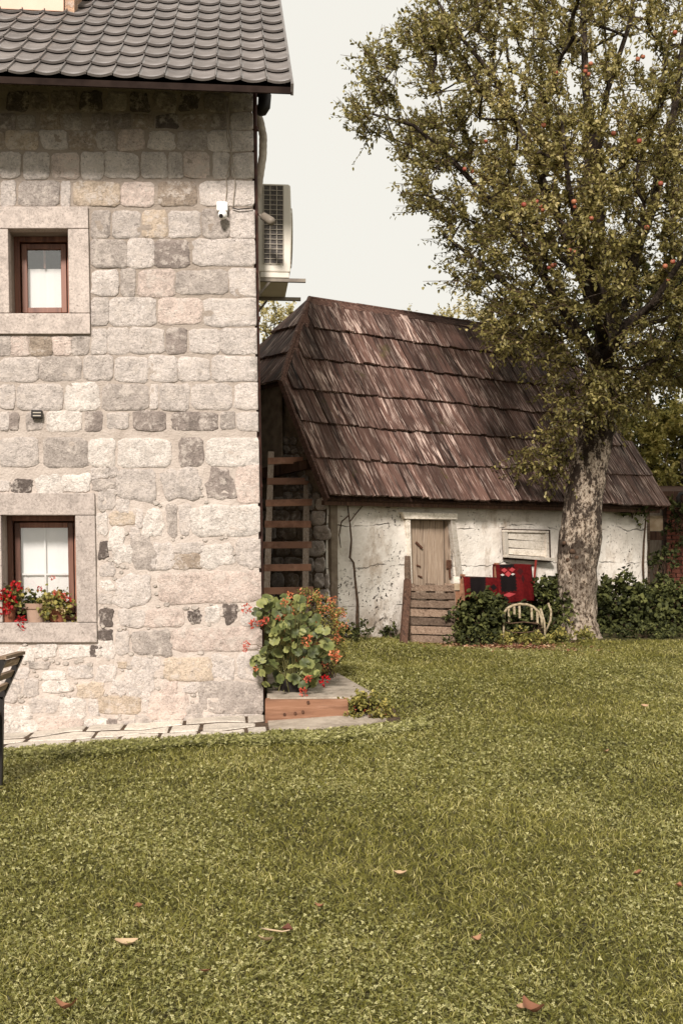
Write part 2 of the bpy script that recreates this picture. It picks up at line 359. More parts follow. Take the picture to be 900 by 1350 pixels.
# ------------------------------------------------------------------ foliage helpers
def unit(a): return a/np.maximum(np.linalg.norm(a, axis=-1, keepdims=True), 1e-9)
def leaf_obj(name, pos, dr, nr, L, Wd, mat, parent=None, tint=None, fold=.18, droop=.12, kind=None):
    pos = np.asarray(pos, float); n = len(pos)
    d = unit(np.asarray(dr, float)); nr = np.asarray(nr, float); s = unit(np.cross(d, nr)); nn = np.cross(s, d)
    L = np.broadcast_to(L, (n,))[:, None]; Wd = np.broadcast_to(Wd, (n,))[:, None]
    v = np.stack([pos,
        pos+d*L*.32+s*Wd*.5+nn*Wd*fold, pos+d*L*.72+s*Wd*.4+nn*(Wd*fold-L*droop*.5), pos+d*L-nn*L*droop,
        pos+d*L*.72-s*Wd*.4+nn*(Wd*fold-L*droop*.5), pos+d*L*.32-s*Wd*.5+nn*Wd*fold], 1).reshape(-1, 3)
    b = np.arange(n)[:, None]*6
    f = np.concatenate([b+np.array([0, 1, 2, 3]), b+np.array([0, 3, 4, 5])])
    if tint is None: tint = np.random.rand(n)
    c = v.mean(0)
    me = npmesh(name, v-c, f, 4, np.repeat(tint, 6))
    o = link(name, me, mat, parent, Vector(c))
    if kind: o['kind'] = kind
    return o
def rnd_dirs(n, up=0.0, flat=1.0):
    a = np.random.normal(size=(n, 3)); a[:, 2] = a[:, 2]*flat+up; return unit(a)
class Skel:
    def __init__(s): s.p = []; s.par = []; s.r0 = []
    def chain(s, pts, start=-1, r=None):
        last = start
        for i, q in enumerate(pts):
            s.p.append(np.array(q, float)); s.par.append(last); s.r0.append(r[i] if r else 0); last = len(s.p)-1
        return last
    def nearest(s, q, bias):
        A = np.array(s.p); d = np.linalg.norm(A-q, axis=1) + np.maximum(0, A[:, 2]-q[2])*bias; return int(d.argmin())
    def attach(s, q, sag=.0, bias=1.2, jit=.06):
        i = s.nearest(q, bias); a = s.p[i]; L = np.linalg.norm(q-a); k = max(2, int(L/.28))
        mid = (a+q)/2+np.array([0, 0, sag*L])
        last = i
        for j in range(1, k+1):
            t = j/k; pt = (1-t)**2*a+2*t*(1-t)*mid+t*t*q + (np.random.normal(0, jit, 3)*L*.25 if j < k else 0)
            s.p.append(pt); s.par.append(last); s.r0.append(0); last = len(s.p)-1
        return last
    def mesh(s, name, mat, parent, tip=.006, power=.42, sides=5, rmax=.2):
        n = len(s.p); c = np.zeros(n); has = np.zeros(n, bool)
        for p in s.par:
            if p >= 0: has[p] = True
        for i in range(n-1, -1, -1):
            if not has[i]: c[i] += 1
            if s.par[i] >= 0: c[s.par[i]] += c[i]
        r = np.minimum(tip*c**power, rmax)
        for i in range(n):
            if s.r0[i]: r[i] = s.r0[i]
        V = []; Fc = []; ang = np.arange(sides)*2*math.pi/sides
        for i in range(n):
            j = s.par[i]
            if j < 0: continue
            a, b = s.p[j], s.p[i]; d = b-a; ln = np.linalg.norm(d)
            if ln < 1e-5: continue
            d = d/ln; ref = np.cross(d, [0.3, 0.9, .2]); ref /= np.linalg.norm(ref); o = np.cross(d, ref)
            ring = np.cos(ang)[:, None]*ref+np.sin(ang)[:, None]*o; ra = min(r[j], r[i]*1.5); k0 = len(V)*1
            base = sum(len(x) for x in V[-0:]) if False else len(V)*sides
            V.append(a+ring*ra-d*ra*.2); V.append(b+ring*r[i])
            for q in range(sides): Fc.append((base+q, base+(q+1) % sides, base+sides+(q+1) % sides, base+sides+q))
        V = np.concatenate(V); cc = V.mean(0)
        return link(name, npmesh(name, V-cc, Fc, 4, smooth=True), mat, parent, Vector(cc))
def sprays(centers, outward, n_twig, n_leaf, spread, L, Wd, leafmat, name, parent, twigs=True, tint_bias=None, up=.3, ow=.8):
    """a few thin twigs per centre with leaves along each"""
    P_, D_, N_, T_ = [], [], [], []; tw = []
    for i, c in enumerate(centers):
        for k in range(n_twig):
            d = unit(outward[i]*ow+np.random.normal(0, .75, 3)+np.array([0, 0, up])); ln = spread*random.uniform(.5, 1.2)
            side = unit(np.cross(d, np.random.normal(size=3)))
            tt = (np.arange(n_leaf)+.6)/n_leaf
            q = c+d*ln*tt[:, None]+np.array([0, 0, -.12])*(tt**2)[:, None]*ln + np.random.normal(0, .012, (n_leaf, 3))
            ld = unit(d*.5+np.random.normal(0, .7, (n_leaf, 3))+np.array([0, 0, -.25]))
            P_.append(q); D_.append(ld); N_.append(unit(np.random.normal(0, .5, (n_leaf, 3))+np.array([-.1, -.2, .9])))
            T_.append(np.clip(np.random.normal(.5, .22, n_leaf)+(0 if tint_bias is None else tint_bias[i]), 0, 1)); tw.append((c, c+d*ln*.5, c+d*ln))
    P_ = np.concatenate(P_); n = len(P_)
    leaf_obj(name, P_, np.concatenate(D_), np.concatenate(N_), L*np.random.uniform(.65, 1.2, n), Wd*np.random.uniform(.7, 1.15, n), leafmat, parent, np.concatenate(T_), kind='stuff')
    return tw
def twig_mesh(tw, name, mat, parent, r=.004):
    V = []; Fc = []; b = 0
    for a, m, e in tw:
        for p, q, r0, r1 in ((a, m, r, r*.8), (m, e, r*.8, r*.4)):
            d = unit(q-p); u = np.cross(d, [.2, .5, .84]); u = unit(u); w = np.cross(d, u)
            for c, rr in ((p, r0), (q, r1)):
                for k in range(3):
                    an = k*2.094; V.append(c+(u*math.cos(an)+w*math.sin(an))*rr)
            for k in range(3): Fc.append((b+k, b+(k+1) % 3, b+3+(k+1) % 3, b+3+k))
            b += 6
    V = np.array(V); c = V.mean(0); o = link(name, npmesh(name, V-c, Fc, 4), mat, parent, Vector(c)); o['kind'] = 'stuff'; return o

# ================================================================== GROUND
def build_ground():
    xs = np.concatenate([np.linspace(-220, -9, 24), np.linspace(-8, 12, 110), np.linspace(13, 220, 24)])
    ys = np.concatenate([np.linspace(-30, 1.5, 8), np.linspace(2, 22, 140), np.linspace(23, 400, 30)])
    X, Y = np.meshgrid(xs, ys); Z = gz(X, Y)+.012*np.sin(X*1.7+1)*np.sin(Y*1.3)
    n, m = X.shape; idx = np.arange(n*m).reshape(n, m)
    f = np.stack([idx[:-1, :-1], idx[:-1, 1:], idx[1:, 1:], idx[1:, :-1]], -1).reshape(-1, 4)
    o = link('ground', npmesh('ground', np.stack([X, Y, Z], -1).reshape(-1, 3), f, 4, smooth=True), M['ground']); o['kind'] = 'structure'; return o
build_ground()
# path in front of the stone house: a bed with separate flagstones
def OFF(u, off, z=0): return FC+UF*u+NF*off+UP*z
def zp(p): return g(p.x, p.y)
PATH_W = 1.0
bed = MB(); NS = 24
top = []
us = [(-5.2+i*(5.2+1.1)/NS) for i in range(NS+1)]
for i in range(NS):
    a0, a1 = OFF(us[i], -.02), OFF(us[i+1], -.02); w0 = PATH_W+.02*math.sin(us[i]*3); w1 = PATH_W+.02*math.sin(us[i+1]*3)
    if us[i+1] > .75: w1 = PATH_W-.25
    if us[i] > .75: w0 = PATH_W-.25
    b0, b1 = OFF(us[i], w0), OFF(us[i+1], w1)
    q = [Vector((p.x, p.y, zp(p)+.025)) for p in (a0, a1, b1, b0)]
    bed.hexa(q, [p-UP*.25 for p in q])
path = bed.build('path', simple('earth joints', sRGB(52, 40, 30), sRGB(92, 76, 60), 14, .95, 40, .008)); path['kind'] = 'structure'
random.seed(11)
rows = [(0.0, .30), (.30, .64), (.64, .99)]
for ri, (o0, o1) in enumerate(rows):
    u = -5.1+random.uniform(0, .3)
    while u < .02:
        w = random.uniform(.22, .58); e = min(u+w, .03)
        if e-u < .1: break
        j = .025; gp = .014; gv = .045
        n = 3; pts = []
        def wob(a, r=ri): return .055*math.sin(a*6.5+r*2)+.03*math.sin(a*15+r*3)
        sk = random.uniform(-.05, .05)
        for k in range(n+1): uu = u+gp+(e-u-2*gp)*k/n; pts.append((uu+(sk if k == n else 0)*0, o0+(gv*(.6+.8*abs(math.sin(uu*5+ri)))+wob(uu) if ri else .004)))
        for k in range(n, -1, -1): uu = u+gp+(e-u-2*gp)*k/n; pts.append((uu+random.uniform(-.008, .008), o1-gv*.6+(wob(uu, ri+1) if ri < 2 else random.uniform(-.02, .02))))
        hz_ = random.uniform(.028, .033)
        poly = []
        for (a, b) in pts:
            p = OFF(a, b); poly.append(Vector((p.x, p.y, zp(p)+hz_)))
        c = sum(poly, Vector())/len(poly)
        mb = MB(); ins = [c+(p-c)*.93+UP*.006 for p in poly]; nn = len(poly)
        mb.add(poly+ins+[p-UP*.05 for p in poly], [tuple(range(nn, 2*nn))]+[(i, (i+1) % nn, nn+(i+1) % nn, nn+i) for i in range(nn)]+[(2*nn+i, 2*nn+(i+1) % nn, (i+1) % nn, i) for i in range(nn)])
        s = random.uniform(.9, 1.25); mb.build('flagstone', M['flag'], path, [v*s for v in sRGB(198, 188, 174)])
        u = e
# concrete strip continuing the path under the planter
mb = MB(); q = [OFF(.04, .10), OFF(1.02, .10), OFF(.98, .55), OFF(.6, .78), OFF(.04, .87)]
mb.prism([Vector((p.x, p.y, zp(p)+.045)) for p in q], -UP*.15); kb = mb.build('pavement', M['concrete']); kb['kind'] = 'structure'

# ================================================================== STONE HOUSE
house = empty('stone_house', FC, 'two storey house of pale rough stone blocks with brown tiled roof', 'house')
LEAN = .0175
def lx(x, y): return x+LEAN*(y-600)
# window openings in reference px at y=600: (inner x0,x1,y0,y1)
WIN = [(16, 95, 301, 413), (0, 98, 679, 821)]
def build_core():
    xs = sorted(set([-330+i*13 for i in range(0, 52)]+[16, 95, 0, 98])); xs = [x for x in xs if x < 331]+[339]
    ys = sorted(set([90+i*13 for i in range(0, 70)]+[301, 413, 679, 821])); ys = [y for y in ys if y <= 985]+[1000]
    V = []; Fc = []; ny = len(ys)
    for x in xs:
        for y in ys:
            p = FP(lx(x, y), y, 0); k = noise.noise(p*6)*.010+noise.noise(p*17)*.005
            edge = any(abs(x-a) < .1 and c-.1 <= y <= d+.1 or abs(x-b) < .1 and c-.1 <= y <= d+.1 or ((abs(y-c) < .1 or abs(y-d) < .1) and a <= x <= b) for a, b, c, d in WIN)
            if edge or x == 339: k = 0
            V.append(p+NF*k)
    for i in range(len(xs)-1):
        for j in range(ny-1):
            cx = (xs[i]+xs[i+1])/2; cy = (ys[j]+ys[j+1])/2
            if any(a < cx < b and c < cy < d for a, b, c, d in WIN): continue
            a = i*ny+j; Fc.append((a, a+ny, a+ny+1, a+1))
    mb = MB().add(V, Fc)
    # reveals of the openings
    for a, b, c, d in WIN:
        q = [FP(lx(a, c), c), FP(lx(b, c), c), FP(lx(b, d), d), FP(lx(a, d), d)]; bk = [p-NF*.5 for p in q]
        mb.add(q+bk, [(0, 4, 5, 1), (1, 5, 6, 2), (2, 6, 7, 3), (3, 7, 4, 0)])
    # side and back walls
    T = FP(lx(339, 90), 90); B = FP(lx(339, 1000), 1000); L = 6.4; ap = (T+B)/2
    gb = [B, T, T-NF*(L/2)+UP*2.3, T-NF*L, B-NF*L]
    mb.prism([p-UF*.02 for p in gb], -UF*.45)
    TL = FP(lx(-330, 90), 90); BL = FP(lx(-330, 1000), 1000)
    gl = [BL, TL, TL-NF*(L/2)+UP*2.3, TL-NF*L, BL-NF*L]; mb.prism(gl, UF*.45)
    mb.hexa([T-NF*L, TL-NF*L, BL-NF*L, B-NF*L], [p+NF*.4 for p in (T-NF*L, TL-NF*L, BL-NF*L, B-NF*L)])
    # near-black sheet standing in for the unlit room behind the windows
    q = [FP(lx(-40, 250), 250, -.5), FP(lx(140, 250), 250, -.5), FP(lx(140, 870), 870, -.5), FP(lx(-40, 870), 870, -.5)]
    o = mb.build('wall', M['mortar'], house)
    o2 = MB().hexa([p-NF*.9 for p in q], [p-NF*1.0 for p in q]).build('dark_room_sheet', M['dark'], house)
    return o
wall = build_core()
C_ = dict(p=(205, 194, 185), w=(216, 206, 196), l=(195, 184, 175), g=(172, 161, 152), d=(144, 132, 124), k=(98, 88, 82), o=(190, 172, 152), b=(158, 142, 126), r=(204, 186, 174), s=(202, 184, 164))
def stone(x0, y0, x1, y1, c, proud=.014, rot=0, sq=4.0, jit=.05, parent=None, FPf=FP, mat='stone', colscale=1, clipx=None):
    cx, cy = (x0+x1)/2, (y0+y1)/2; hx, hy = (x1-x0)/2+.6, (y1-y0)/2+.6; n = 24; out = []
    m = min(hx, hy); cj = [(random.uniform(-1, 1)*jit*1.9*m, random.uniform(-1, 1)*jit*1.9*m) for _ in range(4)]; sd = random.random()*100
    for k in range(n):
        a = 2*math.pi*(k+.5)/n; ca, sa = math.cos(a), math.sin(a)
        # more points towards the corners
        r = (abs(ca)**sq+abs(sa)**sq)**(-1/sq); u_, v_ = r*ca, r*sa
        w = [((1-u_)/2)*((1-v_)/2), ((1+u_)/2)*((1-v_)/2), ((1+u_)/2)*((1+v_)/2), ((1-u_)/2)*((1+v_)/2)]
        dx = sum(w[i]*cj[i][0] for i in range(4)); dy = sum(w[i]*cj[i][1] for i in range(4))
        jn = noise.noise(Vector((u_*2.2, v_*2.2, sd)))*jit*2.0*m+random.uniform(-.5, .5)
        out.append((cx+hx*u_+dx+jn*u_, cy+hy*v_+dy+jn*v_))
    def ring(fx, off, amp):
        V_ = []
        for x, y in out:
            X_ = cx+(x-cx)*fx; Y_ = cy+(y-cy)*fx
            if clipx is not None: X_ = min(X_, clipx(Y_)-(0 if off < proud*.6 else .6))
            V_.append(FPf(X_, Y_, off+amp*proud*(noise.noise(Vector((X_*.11, Y_*.11, sd)))+.7*noise.noise(Vector((X_*.33, Y_*.33, sd+9))))))
        return V_
    ex = 1-.7/max(m, 3)
    rings = [ring(1.0, -.02, 0), ring(.985, proud*.35, .1), ring(ex, proud*.85, .35), ring(ex*.8, proud, .65), ring(ex*.5, proud, .9), ring(ex*.22, proud, .9)]
    V = [p for r_ in rings for p in r_]; V.append(sum(rings[-1], Vector())/n); Fc = []; L_ = len(rings)
    for r_ in range(L_-1):
        for k in range(n): Fc.append((r_*n+k, r_*n+(k+1) % n, (r_+1)*n+(k+1) % n, (r_+1)*n+k))
    Fc += [((L_-1)*n+k, (L_-1)*n+(k+1) % n, L_*n) for k in range(n)]
    mb = MB().add(V, Fc); v = random.uniform(.93, 1.07)*colscale
    return mb.build('stone', M[mat], parent or wall, [min(q*v, .9) for q in sRGB(*C_[c])], smooth=True)
corner = lambda y: lx(341.5, y)
ROWS = [
 (122,146,[(10,38,'k'),(42,62,'d'),(66,100,'d'),(106,134,'k'),(140,166,'g'),(172,196,'k'),(202,232,'d'),(238,262,'k'),(268,300,'d'),(304,328,'g')]),  # top two courses: brown stones picked darker to deepen the eave's shade
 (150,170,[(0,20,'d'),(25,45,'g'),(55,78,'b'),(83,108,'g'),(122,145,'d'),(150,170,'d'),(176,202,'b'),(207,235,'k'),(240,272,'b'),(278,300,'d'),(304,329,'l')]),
 (172,197,[(-12,6,'b'),(9,50,'o'),(53,86,'p'),(91,125,'b'),(128,151,'g'),(157,190,'r'),(195,230,'p'),(235,272,'g'),(275,329,'p')]),
 (201,235,[(-30,-2,'l'),(0,26,'p'),(32,65,'p'),(69,104,'r'),(107,136,'p'),(139,181,'p'),(186,219,'p'),(222,240,'l'),(243,275,'r'),(280,302,'p'),(305,330,'p')]),
 (239,272,[(-45,-2,'l'),(2,20,'p'),(23,78,'g'),(81,92,'p'),(96,156,'o'),(160,203,'r'),(208,258,'b'),(263,331,'p')]),
 (277,313,[(121,144,'g'),(148,184,'l'),(187,220,'o'),(223,264,'p'),(266,302,'g'),(304,331,'p')]),
 (315,351,[(121,167,'g'),(169,202,'p'),(204,249,'d'),(253,332,'p')]),
 (355,390,[(121,157,'p'),(159,178,'g'),(181,229,'r'),(232,299,'g'),(302,333,'p')]),
 (393,429,[(121,143,'l'),(145,205,'p'),(208,265,'r'),(268,334,'p')]),
 (432,466,[(121,140,'p'),(142,169,'l'),(171,216,'l'),(218,245,'d'),(249,289,'p'),(291,335,'p')]),
 (443,468,[(-40,-4,'p'),(-2,14,'g'),(16,37,'r'),(39,68,'b'),(70,93,'r'),(95,117,'g')]),
 (470,503,[(-60,-4,'l'),(0,51,'l'),(53,107,'g'),(110,149,'l'),(151,194,'p'),(196,232,'p'),(235,276,'p'),(279,335,'p')]),
 (506,540,[(-50,-3,'l'),(0,19,'l'),(23,83,'l'),(86,131,'w'),(135,196,'g'),(198,208,'p'),(210,248,'l'),(252,306,'l'),(309,336,'p')]),
 (543,567,[(-40,-2,'p'),(0,11,'p'),(12,24,'d'),(34,56,'g'),(61,107,'w'),(112,134,'d'),(142,168,'l'),(175,218,'d'),(226,286,'d'),(291,309,'g'),(312,337,'p')]),
 (577,615,[(-60,-4,'l'),(-2,50,'l'),(57,114,'g'),(118,152,'w'),(156,226,'w'),(237,268,'d'),(271,338,'w')]),
]
LIST = [(0,633,11,648,'p'),(15,634,42,650,'k'),(49,624,81,651,'w'),(82,626,121,648,'w'),(118,616,141,632,'p'),(143,616,156,628,'l'),(121,632,153,647,'g'),(156,620,207,660,'l'),(213,620,263,661,'l'),(271,618,307,660,'d'),(312,614,338,663,'r'),
 (130,647,151,671,'l'),(154,658,171,674,'p'),(126,677,142,706,'w'),(144,675,178,692,'s'),(144,694,164,721,'w'),(178,672,188,696,'p'),(190,669,217,708,'w'),(220,666,234,709,'g'),(236,664,250,706,'p'),(251,665,339,706,'w'),
 (131,713,143,737,'k'),(151,721,172,743,'w'),(169,698,186,713,'l'),(176,711,204,752,'g'),(203,714,227,753,'p'),(228,714,267,729,'l'),(228,731,267,748,'b'),(267,714,306,747,'w'),(311,711,340,747,'l'),
 (131,742,152,761,'l'),(130,765,149,779,'w'),(154,757,203,799,'p'),(208,752,340,794,'r'),(130,782,148,797,'l'),
 (130,802,150,824,'k'),(156,803,190,825,'l'),(190,803,242,825,'r'),(248,805,263,823,'k'),(267,799,291,821,'w'),(295,798,311,822,'k'),(318,799,341,824,'p'),
 (132,829,145,843,'k'),(152,832,170,865,'l'),(175,830,222,863,'g'),(226,827,341,858,'r'),(128,846,150,866,'w'),
 (-45,853,-20,874,'p'),(-15,853,20,872,'w'),(23,852,43,871,'w'),(45,850,75,866,'w'),(80,849,117,867,'w'),(118,852,135,865,'k'),(138,850,151,866,'p'),(40,872,65,880,'g'),(89,879,121,894,'p'),(126,874,155,897,'p'),(157,872,166,882,'o'),
 (217,865,281,897,'s'),(282,864,311,896,'p'),(313,861,342,897,'p'),(173,868,212,886,'p'),(-30,878,6,900,'w'),(8,880,38,896,'p'),(55,884,86,896,'w'),
 (0,897,24,924,'l'),(30,896,52,916,'l'),(57,894,92,915,'w'),(102,898,137,919,'s'),(146,896,166,915,'p'),(168,887,203,918,'p'),(211,900,234,914,'r'),(240,900,262,914,'p'),
 (5,929,41,952,'w'),(42,921,77,942,'l'),(78,922,117,947,'w'),(130,919,186,941,'o'),(195,915,247,947,'r'),(242,929,267,953,'g'),(260,899,343,942,'g'),(268,942,340,951,'l'),(188,920,196,940,'l'),
 (7,950,48,967,'w'),(50,944,108,965,'r'),(110,948,140,962,'w'),(141,947,155,961,'d'),(157,950,182,961,'g'),(176,941,201,958,'g'),(204,949,240,956,'l'),(118,920,130,944,'p'),
 (-40,905,-4,930,'p'),(-44,935,-2,962,'w')]
random.seed(3)
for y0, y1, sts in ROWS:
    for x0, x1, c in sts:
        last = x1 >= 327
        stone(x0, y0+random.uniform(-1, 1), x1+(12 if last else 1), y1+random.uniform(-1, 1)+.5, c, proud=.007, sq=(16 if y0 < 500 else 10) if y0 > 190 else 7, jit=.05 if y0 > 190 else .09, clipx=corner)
for x0, y0, x1, y1, c in LIST:
    big = (x1-x0) > 50; last = x1 > 336
    stone(x0, y0, x1+(12 if last else 1), y1+.5, c, proud=.007, sq=9 if big or last else 5, jit=.08 if big or last else .17, clipx=corner)
# pebbles wedged in the rubble courses (too small to pick apart)
mb = MB(); random.seed(5); occ = [(a, b, c, d) for a, b, c, d, _ in LIST]
cnt = 0
while cnt < 90:
    x = random.uniform(0, 335); y = random.uniform(640, 960); r = random.uniform(2, 4.5)
    if x < 131 and y < 850: continue
    if any(a-r*.6 < x < c+r*.6 and b-r*.6 < y < d+r*.6 for a, b, c, d in occ): continue
    occ.append((x-r, y-r, x+r, y+r)); cnt += 1; n = 7; a0 = random.random()
    out = [(x+r*1.4*math.cos(a0+k*6.283/n)*random.uniform(.8, 1.2), y+r*math.sin(a0+k*6.283/n)*random.uniform(.8, 1.2)) for k in range(n)]
    V = [FP(px_, py_, -.01) for px_, py_ in out]+[FP(x+(px_-x)*.7, y+(py_-y)*.7, .012) for px_, py_ in out]
    mb.add(V, [tuple(range(n, 2*n))]+[(k, (k+1) % n, n+(k+1) % n, n+k) for k in range(n)])
pb = mb.build('small_stones', M['stone'], wall, sRGB(190, 179, 168)); pb['kind'] = 'stuff'
# coarse rubble of the side wall, seen only from further right
random.seed(17); sm_ = MB(); zz = -.15; Tn = FP(lx(339, 90), 90); Bn = FP(lx(339, 1000), 1000)
while zz < 5.35:
    hgt_ = random.uniform(.20, .30); dd_ = .30; f_ = (zz-Bn.z)/(Tn.z-Bn.z); b0 = Bn.lerp(Tn, f_)
    while dd_ < 6.2:
        wl_ = random.uniform(.25, .6); o_ = [b0-NF*(dd_+a_)+UP*c_+UF*.0 for a_, c_ in ((.012, .012), (wl_-.012, .012), (wl_-.03, hgt_-.012), (.03, hgt_-.02))]
        c_ = sum(o_, Vector())/4; sm_.hexa([c_+(p-c_)*.93+UF*.012 for p in o_], [p-UF*.04 for p in o_]); dd_ += wl_
    zz += hgt_
ss_ = sm_.build('rubble_stones', M['stone'], wall, sRGB(186, 174, 163)); ss_['kind'] = 'stuff'
# windows ------------------------------------------------------------
def block(x0, y0, x1, y1, name, parent, off=.03, back=.12, lab=None, c=(208, 196, 182), inner=None):
    q = [FP(lx(x0, y0), y0, off), FP(lx(x1, y0), y0, off), FP(lx(x1, y1), y1, off), FP(lx(x0, y1), y1, off)]
    return MB().hexa(q, [p-NF*back for p in q]).build(name, M['dressed'], parent, sRGB(*c), bevel=.006)
def bar(x0, y0, x1, y1, off, th, name, mat, parent):
    q = [FP(lx(x0, y0), y0, off), FP(lx(x1, y0), y0, off), FP(lx(x1, y1), y1, off), FP(lx(x0, y1), y1, off)]
    # keep the pixel outline of the FRONT face
    return MB().hexa(q, [p-NF*th for p in q]).build(name, M[mat], parent, bevel=.004)
def make_window(a, b, c, d, ox0, ox1, oy0, oy1, cc, lower):
    w = empty('window', FP((a+b)/2, (c+d)/2)); w.parent = house; w.location = w.location-house.location
    block(ox0, oy0, ox1, c, 'lintel', w, c=cc); block(ox0, d, ox1, oy1, 'sill', w, off=.034, c=cc)
    block(ox0, c+.6, a, d-.6, 'jamb', w, c=cc); block(b, c+.6, ox1, d-.6, 'jamb', w, c=cc)
    D = -.25                                                        # outer face of the timber frame
    q = [FP(lx(a, c), c, 0), FP(lx(b, c), c, 0), FP(lx(b, d), d, 0), FP(lx(a, d), d, 0)]
    uu = (q[1]-q[0]).normalized(); o = q[0]; Wd = (q[1]-q[0]).length; Ht = (q[0]-q[3]).length
    vv = (q[0]-q[3]).normalized()
    def rect(u0, u1, v0, v1, off, th, name, mat, bevel=.004, smooth=False):
        p = [q[3]+uu*u_+vv*v_+NF*off for u_, v_ in ((u0, v0), (u1, v0), (u1, v1), (u0, v1))]
        return MB().hexa(p, [k-NF*th for k in p]).build(name, M[mat], w, bevel=bevel)
    t = .045
    rect(0, t, 0, Ht, D, .07, 'frame', 'winwood'); rect(Wd-t, Wd, 0, Ht, D, .07, 'frame', 'winwood')
    rect(t, Wd-t, 0, t*.9, D+.01, .07, 'frame', 'winwood'); rect(t, Wd-t, Ht-t, Ht, D, .07, 'frame', 'winwood')
    s = t+.012; e = .045
    rect(s, s+e, s, Ht-s, D-.02, .045, 'sash', 'winwood'); rect(Wd-s-e, Wd-s, s, Ht-s, D-.02, .045, 'sash', 'winwood')
    rect(s+e, Wd-s-e, s, s+e, D-.022, .045, 'sash', 'winwood'); rect(s+e, Wd-s-e, Ht-s-e, Ht-s, D-.022, .045, 'sash', 'winwood')
    rect(s+e, Wd-s-e, s+e, Ht-s-e, D-.045, .006, 'pane', 'glass', 0)
    ct = .66 if not lower else 1.0
    n = 60; V = []; Fc = []
    for i in range(n+1):
        f = i/n; off = D-.085+.002*math.sin(f*21)+.0006*math.sin(f*57)
        for v_ in (s, s+(Ht-2*s)*ct): V.append(q[3]+uu*(s+(Wd-2*s)*f)+vv*v_+NF*off)
    for i in range(n): Fc.append((2*i, 2*i+2, 2*i+3, 2*i+1))
    MB().add(V, Fc).build('curtain', M['curtain'], w, smooth=True)
    # muntins: pale bars behind the glass
    mt = 'winwood' if not lower else 'white'
    rect(Wd/2-.008, Wd/2+.008, s+e if lower else s+(Ht-2*s)*ct, Ht-s-e, D-.055, .012, 'muntin', mt, 0)
    if lower: rect(s+e, Wd-s-e, Ht*.44-.006, Ht*.44+.006, D-.056, .010, 'muntin', mt, 0)
    return w
make_window(16, 95, 301, 413, -12, 122, 272, 440, (186, 173, 163), False)
make_window(0, 98, 679, 821, -26, 124, 650, 847, (172, 160, 151), True)
# main roof ----------------------------------------------------------
PH = R(36.2); OH = .72
E0 = FP(383, 113, OH)                                           # right end of the eave's lower edge
SD = -NF*math.cos(PH)+UP*math.sin(PH); RN = NF*math.sin(PH)+UP*math.cos(PH)
roof_o = MB(); Ls = 4.75
q = [E0-UF*7.6, E0, E0+SD*Ls, E0-UF*7.6+SD*Ls]; q = [p-RN*.022 for p in q]
roof_o.hexa(q, [p-RN*.035 for p in q])
apex = E0+SD*Ls-RN*.035; SD2 = -NF*math.cos(PH)-UP*math.sin(PH); RN2 = -NF*math.sin(PH)+UP*math.cos(PH)
q = [apex-UF*.36, apex-UF*7.6, apex-UF*7.6+SD2*Ls, apex-UF*.36+SD2*Ls]; roof_o.hexa(q, [p-RN2*.10 for p in q])
roof = roof_o.build('roof', M['fascia'], house)
mb = MB(); a = E0-RN*.03+NF*.010-UP*.012; mb.beam(a-UF*7.6, a+UF*.01, UP, .05, .02); mb.build('fascia_board', M['fascia'], roof)
mb = MB(); a = E0+UF*.012-RN*.02; mb.beam(a-SD*.03, a+SD*Ls, RN, .09, .022); mb.build('verge_trim', M['tile'], roof)
TW = .196; TL_ = .345; NC, NR_ = 21, 10
tm = MB(); K = 10
def tprof(f): return .020*((2*f-1)**2)
V = []
FS = [0, .035, .036, .075, .076, .16, .28, .40, .52, .64, .76, .88, 1.0]; RG = {0: 0, .035: .0, .036: .016, .075: .016, .076: .0}; K = len(FS)-1
for f in FS:
    x = (f-.5)*TW; e = RG.get(f, 0); V += [Vector((x, 0, tprof(f)+.030+e)), Vector((x, TL_+.01, tprof(f)+e)), Vector((x, -.001, tprof(f)+.012+e))]
Fc = []
for i in range(K): Fc += [(3*i, 3*i+3, 3*i+4, 3*i+1), (3*i+2, 3*i+5, 3*i+3, 3*i)]
tme = bpy.data.meshes.new('roof_tile'); tme.from_pydata([tuple(v) for v in V], [], Fc); tme.materials.append(M['tile'])
tme.polygons.foreach_set('use_smooth', [i % 2 == 0 and i >= 10 for i in range(len(Fc))])
rotm = Matrix((UF, SD, RN)).transposed()
DX0, DX1 = 85, 100       # the dormer stands between these columns
for j in range(NR_):
    for i in range(NC):
        p = E0-UF*(TW*(i+.5))+SD*(TL_*j)
        if j >= 8 and i > 9: continue
        link('tile', tme, None, roof, p, rotm)
mb = MB()
for j in range(NR_, int(Ls/TL_)):
    for i in range(38):
        p = E0-UF*(TW*(i+.5))+SD*(TL_*j); mb.add([p+rotm@v for v in V], Fc)
for j in range(8):
    for i in range(NC, 38):
        p = E0-UF*(TW*(i+.5))+SD*(TL_*j); mb.add([p+rotm@v for v in V], Fc)
tr_ = mb.build('roof_tiles', M['tile'], roof); tr_['kind'] = 'stuff'
